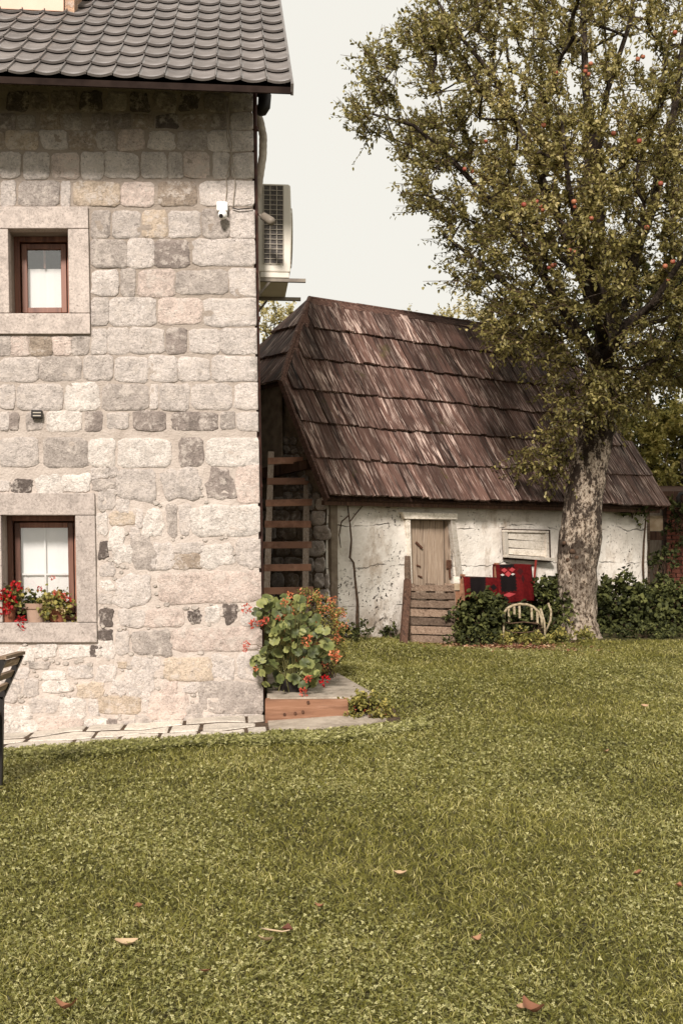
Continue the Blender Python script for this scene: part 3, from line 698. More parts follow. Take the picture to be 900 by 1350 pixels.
# dormer: front plane a little up the slope
dbase = hit(85, 21, E0, RN)+UP*.035; dn = NF
def DP(x, y, off=0): return hit(x, y, dbase+NF*off, NF)
dz = DP(85, -160).z-dbase.z
dorm = empty('dormer', dbase); dorm.parent = house; dorm.location = dbase-house.location
dl = DP(-190, 10)
mb = MB(); u0 = dbase-UF*1.75; 
mb.beam(dbase-UF*1.75+UP*.05, dbase+UP*.05, UP, .12, .07); mb.build('frame', M['dormerframe'], dorm, bevel=.005)
mb = MB(); mb.beam(dbase-UF*.055+UP*.11, dbase-UF*.055+UP*1.2, UF, .11, .07); mb.build('frame', M['dormerframe'], dorm, bevel=.005)
mb = MB(); p = dbase-UF*1.75+UP*.1; mb.hexa([p-NF*.02, p+UF*1.65-NF*.02, p+UF*1.65+UP*1.1-NF*.02, p+UP*1.1-NF*.02], [p-NF*.03, p+UF*1.65-NF*.03, p+UF*1.65+UP*1.1-NF*.03, p+UP*1.1-NF*.03]).build('pane', M['glass'], dorm)
mb = MB(); mb.hexa([p-NF*.10, p+UF*1.65-NF*.10, p+UF*1.65+UP*1.1-NF*.10, p+UP*1.1-NF*.10], [p-NF*.11, p+UF*1.65-NF*.11, p+UF*1.65+UP*1.1-NF*.11, p+UP*1.1-NF*.11]).build('curtain', M['curtain'], dorm)
mb = MB(); c0 = dbase+UF*.005
mb.hexa([c0-UP*.05, c0+UF*.085-UP*.05, c0+UF*.085+UP*1.3, c0+UP*1.3], [c0-UP*.05-NF*1.9, c0+UF*.085-UP*.05-NF*1.9, c0+UF*.085+UP*1.3-NF*1.9, c0+UP*1.3-NF*1.9]); mb.build('dormer_cheek', M['stone'], dorm, sRGB(196, 160, 132))
mb = MB(); mb.beam(dbase-UF*1.9+UP*1.3-NF*.8, dbase+UF*.2+UP*1.3-NF*.8, NF, 2.1, .1); mb.build('dormer_roof', M['fascia'], dorm)
mb = MB(); mb.abox(0, 0, 0, 0, 0, 0) if False else None
o = MB().box(DP(49, 18, .036), UF*.02, NF*.006, UP*.006).build('vent_slot', M['black'], dorm)

# ---------------- fittings on the house
mb = MB()
dp = [P(335.5, 118, 9.62), P(336, 200, 9.62), P(338, 400, 9.62), P(341.5, 600, 9.62), P(344, 760, 9.62), P(346, 930, 9.62)]
dps = empty('downpipe', dp[-1], 'thin dark brown downpipe running down the house corner', 'downpipe')
MB().tube([p+UF*.0 for p in dp], .022, 10).build('pipe', M['pipe'], dps, smooth=True)
for y, x in ((170, 337), (420, 339), (640, 342)):
    c = P(x, y, 9.62); MB().tube([c-UP*.015, c+UP*.015], .028, 10).build('pipe_clip', M['pipe'], dps)
# duct sleeve
pts = [P(338, 148, 9.9), P(343, 160, 9.9), P(347, 180, 9.9), P(346.5, 205, 9.9), P(342, 235, 9.9), P(338.5, 262, 9.9), P(338, 300, 9.9), P(338.5, 350, 9.9), P(340, 385, 9.9)]
mb = MB(); fine = []
for i in range(len(pts)-1):
    for k in range(6): fine.append(pts[i].lerp(pts[i+1], k/6))
fine.append(pts[-1])
mb.tube(fine, [.034+.002*(i % 2) if i < 30 else .022 for i in range(len(fine))], 12)
tag(mb.build('cable_duct', M['duct'], smooth=True), 'grey flexible duct bulging out from the house corner below the eave', 'duct')
mb = MB(); mb.tube([P(337, 122, 9.7), P(344, 121, 9.7), P(349, 127, 9.7), P(348, 140, 9.7), P(343.5, 148, 9.7), P(342, 152, 9.7)], [.035, .05, .058, .056, .05, .02], 14)
mb.tube([P(334, 119, 9.7), P(352, 117.5, 9.7)], .02, 8)
tag(mb.build('gutter_outlet', M['black'], smooth=True), 'black rounded gutter outlet under the right end of the eave', 'gutter outlet')
# air conditioner
ax = UF; bx = -NF
A0 = P(340, 358, 9.98)                                             # lower near corner, house side
wd, hh, dd = .285, .775, .82
ac = empty('air_conditioner', A0, 'beige air conditioner unit with gridded coil on metal brackets beside the house corner', 'air conditioner')
def AB(u, d_, v): return A0+ax*u+bx*d_+UP*v
mb = MB()
prof = [(0, 0), (wd, 0), (wd+.012, .4), (wd, hh-.01), (wd-.02, hh), (0.02, hh), (0, hh-.015)]
mb.prism([AB(u, 0, v) for u, v in prof], bx*dd); mb.build('casing', M['acbody'], ac, bevel=.012)
gx0, gx1, gv0, gv1 = .05, .222, .07, .755
mb = MB().hexa([AB(gx0, -.004, gv0), AB(gx1, -.004, gv0), AB(gx1, -.004, gv1), AB(gx0, -.004, gv1)], [AB(gx0, .01, gv0), AB(gx1, .01, gv0), AB(gx1, .01, gv1), AB(gx0, .01, gv1)]); mb.build('coil', M['coil'], ac)
mb = MB()
for k in range(4): u = gx0+(gx1-gx0)*k/3; mb.beam(AB(u, -.010, gv0), AB(u, -.010, gv1), ax, .006, .005)
for k in range(17): v = gv0+(gv1-gv0)*k/16; mb.beam(AB(gx0, -.014, v), AB(gx1, -.014, v), UP, .0045, .004)
mb.build('side_grille', M['grille'], ac)
mb = MB()
for r_ in range(1, 8):
    rr = .3*r_/8; mb.tube([AB(wd+.022, dd*.42+rr*math.cos(t*.314), hh*.5+rr*math.sin(t*.314)) for t in range(21)], .004, 4, False)
mb.build('fan_guard', M['grille'], ac)
MB().hexa([AB(.02, .0, -.05), AB(wd-.01, .0, -.05), AB(wd-.01, .0, -.003), AB(.02, .0, -.003)], [AB(.02, dd, -.05), AB(wd-.01, dd, -.05), AB(wd-.01, dd, -.003), AB(.02, dd, -.003)]).build('base_pan', M['acbody'], ac, bevel=.006)
for d_ in (.03, .80):
    b = MB(); b.beam(AB(-.06, d_, -.066), AB(.42, d_, -.066), UP, .03, .04); b.build('bracket', M['metal'], ac)
    b = MB(); b.beam(AB(-.05, d_, -.30), AB(-.05, d_, .55 if d_ < .1 else .0), bx, .035, .02); b.build('bracket', M['metal'], ac)
    b = MB(); b.beam(AB(-.04, d_, -.26), AB(.10, d_, -.085), bx, .02, .02); b.build('bracket', M['metal'], ac)
fl = empty('floodlight', P(336, 278, 9.7), 'small grey floodlight on an arm in front of the air conditioner', 'outdoor light')
MB().abox(*(lambda p: (p.x-.018, p.x+.018, p.y-.02, p.y+.02, p.z-.05, p.z+.05))(P(336, 279, 9.72))).build('mount', M['metal'], fl, bevel=.004)
MB().tube([P(337, 282, 9.68), P(342, 283, 9.66), P(346, 287, 9.64)], .010, 8).build('arm', M['metal'], fl, smooth=True)
MB().tube([P(345, 284, 9.64), P(347, 285, 9.64), P(358, 292, 9.58), P(360, 293.5, 9.57)], [.022, .034, .036, .026], 14).build('lamp_head', M['metal'], fl, smooth=True)
# white camera on the wall
cp = FP(293, 275, .06)
cc = empty('security_camera', cp, 'white dome camera fixed to the upper facade near the corner', 'camera')
MB().box(FP(293, 273, .035), UF*.047, NF*.033, UP*.04).build('housing', M['white'], cc, bevel=.012)
mb = MB().lathe(FP(293.5, 283, .085), [(.001, -.038), (.022, -.034), (.036, -.018), (.04, 0), (.036, .018), (.02, .034), (.001, .038)], 18); mb.build('camera_head', M['white'], cc, smooth=True)
c_ = FP(291.5, 286, .085)+NF*.034; MB().tube([c_, c_+NF*.012-UP*.006], .017, 14).build('lens', M['black'], cc)
MB().tube([FP(297, 270, .02), FP(299, 250, .025), FP(298, 235, .03), FP(304, 215, .03), FP(306, 190, .03), FP(300, 165, .03), FP(296, 130, .03)], .0045, 6).build('cable', M['cable'], cc)
tag(MB().tube([FP(307, 272, .025), FP(310, 240, .03), FP(306, 205, .03), FP(299, 180, .03), FP(301, 150, .03), FP(303, 125, .03)], .004, 6).build('loose_cable', M['cable']), 'thin grey cable hanging loosely down the upper facade near the corner', 'cable')
tag(MB().tube([FP(306, 274, .025), FP(314, 276, .03), FP(324, 275, .03), FP(333, 274, .03)], .005, 6).build('loose_cable', M['black']), 'short dark cable running sideways from the white camera to the corner', 'cable')
ln = empty('wall_lamp', FP(49, 546, .03), 'tiny black slotted lamp on the facade between the two windows', 'wall lamp')
MB().box(FP(49, 546, .035), UF*.042, NF*.03, UP*.032).build('lamp_body', M['black'], ln, bevel=.004)
for k in (-1, 1): MB().box(FP(49, 546+k*2.0, .067), UF*.032, NF*.003, UP*.004).build('slot', M['grille'], ln)

# ================================================================== POTS ON THE LOWER SILL
def flower_head(c, r, mat, name, parent, n=26):
    d = rnd_dirs(n, .15); pos = np.array(c)+d*r*np.random.uniform(.3, 1, (n, 1))
    return leaf_obj(name, pos, d, rnd_dirs(n), r*.55, r*.5, mat, parent, kind=None)
def sill_pt(x, off=-.06): 
    p = FP(x, 822, 0); return Vector((p.x, p.y, p.z))+NF*off
def pot(x, r, h, mat, label, leafc, spread, heads, lc, lean=(0, 0), off=-.07, blooms='flower_red'):
    b = sill_pt(x, off); root = empty('flower_pot', b, label, 'potted plant')
    pr = [(r*.72, 0), (r*.76, .012), (r*.9, h*.72), (r*1.04, h*.74), (r*1.08, h), (r*.96, h), (r*.93, h*.85), (.001, h*.84)]
    MB().lathe(b, pr, 24).build('pot', M[mat], root, smooth=False)
    pl = MB()
    c = np.array(b+UP*h)+np.array([lean[0], 0, 0]); st = []
    for k in range(leafc//14):
        d = unit(np.random.normal(0, 1, 3)*np.array([1.0, .5, .4])+np.array([lean[0]*2, -.35, .9 if k % 3 else 0])); st.append((c, c+d*spread*.5, c+d*spread*random.uniform(.6, 1.1)+np.array([0, 0, -.02])))
    stems = twig_mesh(st, 'stem', M['vine'], root, .003); stems['kind'] = 'stuff'
    P_ = []; 
    for a, m, e in st:
        for q in range(14): t = random.uniform(.25, 1.05); P_.append(a+(e-a)*t+np.random.normal(0, .018, 3))
    P_ = np.array(P_); n = len(P_); leaf_obj('leaves', P_, rnd_dirs(n, .1), unit(rnd_dirs(n)*.6+np.array([0, -.5, .8])), .032, .032, M[lc], root, kind='stuff')
    for hx, hy, hr, bl in heads:
        p = FP(hx, hy, off+.10); fh = flower_head(p, hr*1.3, M[bl], 'flower', root, 34)
    return root
np.random.seed(21); random.seed(21)
pot(8, .075, .15, 'clay2', 'red geranium spilling over the left end of the lower window sill', 420, .19, [(20,775,.035,'flower_red'),(6,783,.035,'flower_red'),(14,791,.04,'flower_red'),(2,805,.03,'flower_red'),(9,803,.03,'flower_red'),(28,819,.032,'flower_red'),(-6,790,.04,'flower_red'),(30,828,.016,'flower_red')], 'yellow_leaf')
pot(46, .088, .165, 'clay', 'grey brown clay pot with ribbed rim in the middle of the lower sill', 84, .16, [(37,778,.015,'pale_bloom')], 'dark_leaf')
pot(74, .075, .12, 'clay2', 'small dark terracotta pot with bushy pale pink flowering plant on the sill', 620, .20, [(52,776,.016,'flower_red'),(75,783,.022,'flower_pink'),(84,786,.022,'flower_pink'),(90,791,.018,'flower_red'),(66,797,.024,'pale_bloom'),(76,801,.022,'pale_bloom'),(60,790,.022,'pale_bloom'),(70,762,.014,'flower_pink'),(82,805,.02,'pale_bloom')], 'yellow_leaf')

# ================================================================== CHAIR AT THE LEFT EDGE
ch = empty('garden_chair', (-2.4, 6.95, g(-2.4, 6.95)), 'dark framed garden chair with slatted wooden back at the left edge of the lawn', 'chair')
tn = P(5, 869.5, 6.70); tf = P(28, 863.5, 7.12)
def post(top_, kz=.52):
    k = Vector((top_.x-.125, top_.y, kz)); f_ = Vector((k.x-.01, k.y, g(k.x, k.y)-.01)); return top_, k, f_
for p in (tn, tf):
    a, k, f_ = post(p); m = MB(); m.beam(a, k, Vector((0, 1, 0)), .035, .035); m.beam(k+UP*.01, f_, Vector((0, 1, 0)), .035, .035); m.build('back_post', M['frameblack'], ch)
an, kn, fn = post(tn); af, kf, ff = post(tf)
for t0 in (.07, .36, .65):
    a = an.lerp(kn, t0+.05)+Vector((.0, .02, 0)); b = af.lerp(kf, t0+.05)-Vector((0, .02, 0)); d = (kn-an).normalized()
    MB().beam(a, b, d, .042, .018).build('slat', M['bench'], ch)
MB().beam(an+Vector((0, -.02, .012)), af+Vector((0, .02, .012)), Vector((1, 0, 0)), .045, .02).build('top_rail', M['bench'], ch)
for i in range(6):
    a = kn+Vector((-.03-i*.075, .0, -.09)); b = kf+Vector((-.03-i*.075, 0, -.09)); MB().beam(a, b, Vector((1, 0, 0)), .06, .02).build('seat_slat', M['bench'], ch)
for k in (kn, kf):
    f_ = k+Vector((-.45, 0, -.10)); MB().beam(f_, Vector((f_.x, f_.y, g(f_.x, f_.y)-.01)), Vector((0, 1, 0)), .035, .035).build('front_leg', M['frameblack'], ch)
    MB().beam(k+Vector((0, 0, .13)), k+Vector((-.45, 0, .13)), Vector((0, 1, 0)), .04, .025).build('armrest', M['bench'], ch)
    MB().beam(k+Vector((-.45, 0, .12)), f_, Vector((0, 1, 0)), .03, .03).build('arm_post', M['frameblack'], ch)

# ================================================================== OLD SHED
shed = empty('old_shed', WC, 'low whitewashed shed with a steep weathered wooden shingle roof', 'shed')
LW = 6.0
zb = -.1; zt = 2.14
DL0, DL1 = wl(WP(541, 730)), wl(WP(597, 730)); DTOP = WP(569, 685).z
LW = wl(WP(852, 720))
def WQ(l, z, off=0): return WC+U*l+N*off+UP*z
def build_front():
    ls = sorted(set(list(np.arange(0, LW, .09))+[DL0, DL1, LW])); zs = sorted(set(list(np.arange(zb, zt, .09))+[DTOP, zt]))
    V = []; Fc = []; nz = len(zs)
    for l in ls:
        for z in zs:
            p = WQ(l, z); k = .030*noise.noise(p*1.6)+.018*noise.noise(p*5)+.006*noise.noise(p*14)
            if DL0-.01 <= l <= DL1+.01 and z <= DTOP+.01: k = 0
            if z < .45: k += .03*(1-max(z, 0)/.45)*(.5+noise.noise(p*7))
            V.append(p+N*k)
    for i in range(len(ls)-1):
        for j in range(nz-1):
            cl = (ls[i]+ls[i+1])/2; cz = (zs[j]+zs[j+1])/2
            if DL0 < cl < DL1 and cz < DTOP: continue
            a = i*nz+j; Fc.append((a, a+nz, a+nz+1, a+1))
    mb = MB().add(V, Fc)
    q = [WQ(DL0, zb), WQ(DL0, DTOP), WQ(DL1, DTOP), WQ(DL1, zb)]; bk = [p-N*.35 for p in q]; mb.add(q+bk, [(0, 4, 5, 1), (1, 5, 6, 2), (2, 6, 7, 3)])
    mb.hexa([WQ(LW, zb, 0), WQ(LW, zt, 0), WQ(LW, zt, -3.4), WQ(LW, zb, -3.4)], [WQ(LW-.3, zb, -.03), WQ(LW-.3, zt, -.03), WQ(LW-.3, zt, -3.4), WQ(LW-.3, zb, -3.4)])
    return mb.build('front_wall', M['plaster'], shed, smooth=True)
fw = build_front()
mb = MB(); mb.hexa([WQ(0, zb, -3.4), WQ(LW, zb, -3.4), WQ(LW, zt, -3.4), WQ(0, zt, -3.4)], [WQ(0, zb, -3.1), WQ(LW, zb, -3.1), WQ(LW, zt, -3.1), WQ(0, zt, -3.1)]); mb.build('back_wall', M['plaster'], shed)
# end wall of stone, facing left
def EWp(x, y, off=0):  # plane through WC, normal -U
    return hit(x, y, WC-U*off, U)
ew = MB().prism([WQ(0, zb, -.09), WQ(0, zt, -.09), WQ(0, 3.5, -1.0), WQ(0, 3.5, -2.6), WQ(0, zt, -3.38), WQ(0, zb, -3.38)], U*.4).build('end_wall', simple('end wall mortar', sRGB(104, 90, 76), sRGB(138, 122, 104), 9, .95, 40, .02), shed)
random.seed(9)
y = 655
ES = []
while y < 835:
    h = random.uniform(15, 22); x = 343
    while x < 434:
        w = random.uniform(12, 26); x1 = min(x+w, 435)
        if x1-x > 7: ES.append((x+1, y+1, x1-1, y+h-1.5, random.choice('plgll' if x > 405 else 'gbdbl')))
        x = x1
    y += h
for x0, y0, x1, y1, c in ES: stone(x0, y0, x1, y1, c, proud=.03, sq=3.6, jit=.07, parent=ew, FPf=EWp, colscale=1.35 if x0 > 405 else .8)  # lit strip at the right and shade at the left, put into the colour
y = 575
while y < 655:
    h = random.uniform(9, 14); x = 372
    while x < 425:
        w = random.uniform(8, 15); x1 = x+w
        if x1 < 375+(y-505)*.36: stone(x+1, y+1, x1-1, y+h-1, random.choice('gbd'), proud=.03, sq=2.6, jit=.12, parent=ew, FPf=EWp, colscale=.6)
        x = x1
    y += h
# grey boards closing the gable under the half hip
for i, (x0, x1) in enumerate(((339, 347), (347.5, 355), (355.5, 370))):
    q = [EWp(x0, 505, .08), EWp(x1, 505, .08), EWp(x1+1, 618, .08), EWp(x0, 628, .08)]
    MB().hexa(q, [p+U*.025 for p in q]).build('gable_board', M['greyrender'], shed)
q = [EWp(340, 618, .10), EWp(404, 606, .10), EWp(404, 618, .10), EWp(340, 632, .10)]; MB().hexa(q, [p+U*.1 for p in q]).build('tie_beam', M['darkwood'], shed)
# grey rendered pilaster at the corner
q = [WP(435.5, 650, .05), WP(445, 652, .05), WP(446, 835, .05), WP(438, 835, .05)]; MB().hexa(q, [p-N*.2-U*.02 for p in q]).build('corner_pier', M['greyrender'], shed, bevel=.01)
# roof planes
AMAX, RISE = 1.883, 2.89; LR = 6.60
slope = Vector((-N.x*AMAX, -N.y*AMAX, RISE)); SLEN = slope.length; sd_ = slope.normalized(); rn_ = U.cross(sd_)
if rn_.z < 0: rn_ = -rn_
def RQ(l, s, off=0): return EC+U*l+sd_*s+rn_*off
fr = lambda s: s/SLEN
HIPF = .536; HL = 1.04
def lmin(s): return 0 if fr(s) < HIPF else HL*(fr(s)-HIPF)/(1-HIPF)
def lmax(s): return LR-.42*fr(s)
rs = MB(); poly = [(0, 0), (lmax(0), 0), (lmax(SLEN), SLEN), (HL, SLEN), (0, HIPF*SLEN)]
rs.prism([RQ(l, s, -.05) for l, s in poly], -rn_*.05)
rf = rs.build('roof', M['darkwood'], shed)
sh_meshes = []
random.seed(4)
def shingle_mesh(w, L, name='shingle'):
    V = []; nx, ny = 2, 3; me = bpy.data.meshes.new(name); Fc = []
    tz = [.045, .026, .008, 0]
    cup = random.uniform(-.004, .006); tw = random.uniform(-.008, .008); sk = random.uniform(-.012, .012)
    for j in range(ny+1):
        for i in range(nx+1):
            f = i/nx-.5; x = f*w*(1-.02*random.random())+(sk*(1-j/ny)); yy = L*j/ny+(random.uniform(-.009, .009) if j == 0 else 0)
            z = tz[j]+cup*abs(f)*2+tw*f*(1-j/ny); V.append((x, yy, z+.012))
    n1 = len(V); V += [(x, y_, z-.030) for x, y_, z in V]
    for j in range(ny):
        for i in range(nx): a = j*(nx+1)+i; Fc.append((a, a+1, a+nx+2, a+nx+1))
    for i in range(nx): Fc.append((n1+i, n1+i+1, i+1, i))
    for j in range(ny):
        a = j*(nx+1); Fc.append((a, a+nx+1, n1+a+nx+1, n1+a)); b = a+nx; Fc.append((n1+b, n1+b+nx+1, b+nx+1, b))
    me.from_pydata(V, [], Fc); me.materials.append(M['shingle']); return me
CL = SLEN/6
WV = [.115, .14, .165, .19, .215]; SM = {w: [shingle_mesh(w, CL+.14) for _ in range(4)] for w in WV}
rmat = Matrix((U, sd_, rn_)).transposed()
for c in range(6):
    s0 = c*CL-.03; l = lmin(s0+CL*.5)+(-.02 if c < 4 else .0); end = lmax(s0)
    while l < end-.05:
        w = random.choice(WV)
        lx_ = l+w/2
        tilt = Matrix.Rotation(random.uniform(-.012, .012), 3, 'Z')@Matrix.Rotation(random.uniform(-.006, .006), 3, 'Y')
        me = random.choice(SM[w])
        if lx_-w/2 < lmin(s0+CL)-.02 and c >= 3:      # hip cut: make it a tapered piece of its own
            me = me.copy(); cut = []
            for v in me.vertices:
                lw_ = lx_+v.co.x; mn = lmin(min(max(s0+v.co.y, 0), SLEN)); 
                if lw_ < mn: v.co.x = mn-lx_
        yoff = random.uniform(-.011, .011); saggy = .012*math.sin(l*1.9+c)
        if c == 5:
            me = me.copy()
            for v in me.vertices:
                if v.co.y > CL+.0: v.co.y = CL+.01
        link('shingle', me, None, rf, RQ(lx_, s0+yoff+saggy, .028+random.uniform(-.006, .010)), rmat@tilt)
        l += w+random.uniform(.003, .014)
# rake edge board
MB().beam(RQ(-.035, -.05, .0), RQ(-.035, HIPF*SLEN, .0), rn_, .09, .035).build('barge_board', M['ridge'], shed)
MB().beam(RQ(lmax(0)+.0, -.02, -.02), RQ(lmax(SLEN)+.0, SLEN, -.02), rn_, .09, .03).build('barge_board', M['ridge'], shed)
# ridge and hips
rl = RQ(HL, SLEN); rr = RQ(lmax(SLEN), SLEN); hf = RQ(0, HIPF*SLEN)
backN = N
def mir(p):   # mirror in the vertical plane through the ridge
    d = (p-rl).dot(N); return p-N*(2*d)
hb = mir(hf)
MB().prism([rl-rn_*.05*0, hf, hb], -UP*.05).build('hip_deck', M['darkwood'], shed)
q = [mir(p) for p in (RQ(0, 0, -.03), RQ(lmax(0), 0, -.03), RQ(lmax(SLEN), SLEN, -.03), RQ(HL, SLEN, -.03), RQ(0, HIPF*SLEN, -.03))]
MB().prism(q, -UP*.06).build('rear_roof', M['shingle'], shed)
MB().prism([WQ(LW, zt-.02, 0), rr-UP*.1, mir(WQ(LW, zt-.02, 0))], -U*.1).build('gable', M['darkwood'], shed)
# ridge cap: boards
nseg = 6
for i in range(nseg):
    a = rl.lerp(rr, i/nseg); b = rl.lerp(rr, (i+1)/nseg); jit = UP*random.uniform(-.01, .015)
    m = MB(); m.beam(a+UP*.03+jit+N*.04-UP*.03, b+UP*.03+jit+N*.04-UP*.03, sd_, .15, .025); m.beam(a+jit-N*.05+UP*.01, b+jit-N*.05+UP*.01, mir(RQ(0, 1))-mir(RQ(0, 0)), .15, .025)
    m.tube([a+UP*.045+jit, b+UP*.045+jit], .032, 8); m.build('ridge_cap', M['ridge'], shed)
hipn = (hf-rl).cross(hb-rl).normalized(); hipn = hipn if hipn.z > 0 else -hipn
he = hf-(rl-hf).normalized()*.05
MB().tube([rl+UP*.05, rl.lerp(he, .5)+hipn*.05, he+hipn*.04], .035, 8).build('hip_cap', M['ridge'], shed)
MB().beam(rl+rn_*.035-N*0+U*.04, he+rn_*.03+U*.04, U, .1, .02).build('hip_cap', M['ridge'], shed)
# hip shingles
hroot = MB().prism([rl-hipn*.02, hf-hipn*.02, hb-hipn*.02], -hipn*.04).build('hip_roof', M['darkwood'], shed)
hm = (hf+hb)/2; hup = (rl-hm).normalized(); hs = (hb-hf).normalized(); HW = (hb-hf).length/2; HLn = (rl-hm).length
hrot = Matrix((-hs, hup, hipn)).transposed(); cl = HLn/3
for c in range(3):
    s0 = c*cl-.05; x = -HW*(1-max(0, s0)/HLn)-.03; e = -x
    while x < e-.03:
        w = random.choice(WV); xc = x+w/2; me = random.choice(SM[w]).copy()
        for v in me.vertices:
            v.co.y *= (cl+.12)/(CL+.14)
            lim = max(HW*(1-(s0+v.co.y)/HLn), .0)+.03; X_ = xc+v.co.x
            if abs(X_) > lim: v.co.x = math.copysign(lim, X_)-xc
            if s0+v.co.y > HLn: v.co.y = HLn-s0
        link('shingle', me, None, hroot, hm-hs*xc+hup*s0+hipn*.03, hrot); x += w*.985
# door, frame
door = empty('door', WQ(DL0, .1, -.1)); door.parent = shed; door.location = WQ(DL0, .1, -.1)-shed.location
ed = [541.5, 553, 563, 573, 584, 590, 597]
for i in range(5):
    x0, x1 = ed[i], ed[i+1]; dx = random.uniform(-.3, .3)
    q = [WP(x0+.4, 686, -.10-.004*(i % 2)), WP(x1-.2, 686, -.10-.004*(i % 2)), WP(x1-.2+1.2, 850, -.10-.004*(i % 2)), WP(x0+.4+.6, 850, -.10-.004*(i % 2))]
    MB().hexa(q, [p-N*.03 for p in q]).build('plank', M['doorwood'], door)
q = [WP(588, 686, -.06), WP(595, 686, -.06), WP(600, 850, -.06), WP(592, 850, -.06)]; MB().hexa(q, [p-N*.05 for p in q]).build('frame', M['doorwood'], door)
MB().box(WP(592, 744, -.05), U*.05, N*.015, UP*.06).build('latch', M['rust'], door, bevel=.005)
MB().beam(WP(592, 750, -.04), WP(593, 762, -.03), U, .03, .02).build('latch', M['rust'], door)
MB().beam(WP(548, 715, -.085), WP(556, 723, -.085), U, .03, .02).build('handle', M['rust'], door)
for xx, yy in ((550, 745), (552, 759)): MB().beam(WP(xx-1, yy, -.09), WP(xx+4, yy+2, -.09), UP, .018, .015).build('hinge', M['rust'], door)
# near-black panel standing in for the unlit space behind the door
MB().hexa([WP(539, 684, -.34), WP(602, 684, -.34), WP(604, 860, -.34), WP(539, 860, -.34)], [WP(539, 684, -.4), WP(602, 684, -.4), WP(604, 860, -.4), WP(539, 860, -.4)]).build('dark_space_panel', M['dark'], door)
def wboard(name, pts, off, th, mat, parent, bevel=.006):
    q = [WP(x, y_, off) for x, y_ in pts]; return MB().hexa(q, [p-N*th for p in q]).build(name, M[mat], parent, bevel=bevel)
wboard('lintel', [(530, 675), (603, 677), (603, 685), (534, 684)], .05, .1, 'lintelwood', door)
wboard('frame', [(535, 685), (541, 685), (543.5, 770), (541.5, 770)], .03, .1, 'lintelwood', door)
wboard('frame', [(536, 733), (541, 733), (542.5, 772), (536, 772)], .045, .06, 'pallet', door)
wboard('frame', [(594, 685), (600, 685), (610, 760), (603, 762)], .03, .08, 'lintelwood', door)
# shutter
wb0 = [(662.5, 697), (724.8, 698.5), (726, 741), (664, 737)]
sh = empty('shutter', WP(694, 718)); sh.parent = shed; sh.location = WP(694, 718)-shed.location
wboard('shadow_gap_board', wb0, .05, .03, 'darkwood', sh, .002)  # added dark board; its rim stands for the shadow gap round the frame
for k, (ya, yb, yc, yd) in enumerate(((700, 711, 713, 702), (711.5, 722, 724, 713.5), (722.5, 731, 734, 724.5))):
    wboard('plank', [(669.8, ya+.5), (718.8, ya+2.3), (718.8, yb+3.2), (670.3, yb-.4)], .075-.004*k, .02, 'lintelwood', sh, .003)
wboard('frame', [(664, 698.5), (723, 700), (723, 703), (664, 701.5)], .10, .05, 'lintelwood', sh)
wboard('frame', [(664, 701.7), (669, 702), (670.5, 733), (666, 733)], .097, .05, 'lintelwood', sh)
wboard('frame', [(719, 703.2), (723, 703.4), (724, 736), (720, 735.5)], .097, .05, 'lintelwood', sh)
wboard('ledge', [(668, 731.5), (731, 735.5), (730, 740), (668, 735)], .13, .09, 'lintelwood', sh)
# eaves: rafter tails dark strip
MB().beam(RQ(.0, .0, -.13)+N*.0, RQ(lmax(0), .0, -.13), UP, .06, .05).build('eave_board', M['darkwood'], shed)
for k in range(13):
    l = .3+k*.5; MB().beam(RQ(l, .0, -.14), RQ(l, .55, -.14), U, .07, .07).build('rafter', M['darkwood'], shed)
# vine stems climbing the shed wall
vr = empty('climbing_vine', WP(472, 838, .05), 'thin bare vine stem climbing the whitewashed wall left of the door', 'vine')
MB().tube([WP(472, 842, .05), WP(470.5, 815, .05), WP(471, 795, .04), WP(468, 765, .05), WP(466, 742, .05), WP(461, 735, .04), WP(463, 712, .05), WP(461, 690, .05), WP(458, 665, .06)], [.028, .022, .018, .015, .013, .014, .012, .010, .008], 7).build('stem', M['vine'], vr, smooth=True)
MB().tube([WP(461, 688, .05), WP(470, 676, .06), WP(480, 664, .08)], [.009, .008, .006], 6).build('stem', M['vine'], vr, smooth=True)
MB().tube([WP(459, 680, .06), WP(450, 688, .06), WP(447, 705, .06), WP(449, 722, .06)], [.009, .009, .008, .005], 6).build('stem', M['vine'], vr, smooth=True)
vr2 = tag(MB().tube([WP(851, 680, .07), WP(848, 715, .08), WP(847, 745, .06), WP(848, 768, .05)], [.012, .016, .02, .014], 7).build('climbing_vine', M['vine'], smooth=True), 'pale knotted vine stem hanging down the right end of the white wall', 'vine')

# ---------------- pallet gate, boards, rugs
gate = empty('pallet_gate', onground(570, 860), 'grey wooden pallet leaning upright against the shed door', 'pallet')
def GP(x, y, off=0):
    f = (y-770)/90.0; o_ = .10+.30*f+off; return WP(x, y, o_)
ys_ = [(771, 779, .0), (781, 789, 0), (791.5, 800.5, 0), (803, 812.5, 0), (814, 823.5, 0), (825, 835.5, 0), (837, 846.5, 0), (849, 858, 0)]
for i, (a, b, _) in enumerate(ys_):
    x0 = 537.5+i*.9; x1 = 598+i*.7; d = random.uniform(-1, 1)
    q = [GP(x0, a+d*.3, .02), GP(x1, a+.8-d*.3+i*.25, .02), GP(x1, b+.8+i*.25, .02), GP(x0, b, .02)]
    MB().hexa(q, [p-N*.022 for p in q]).build('slat', M['pallet'], gate, bevel=.003)
for x0, x1 in ((538, 547), (565, 573), (590, 599)):
    q = [GP(x0, 769, -.01), GP(x1, 769.5, -.01), GP(x1+5, 859, -.01), GP(x0+5, 858, -.01)]; MB().hexa(q, [p-N*.07 for p in q]).build('stringer', M['pallet'], gate)
tag(MB().beam(WP(537, 765, .06), onground(531.5, 849), U, .09, .05).build('leaning_plank', M['darkwood']), 'narrow dark plank leaning on the wall left of the pallet', 'plank')
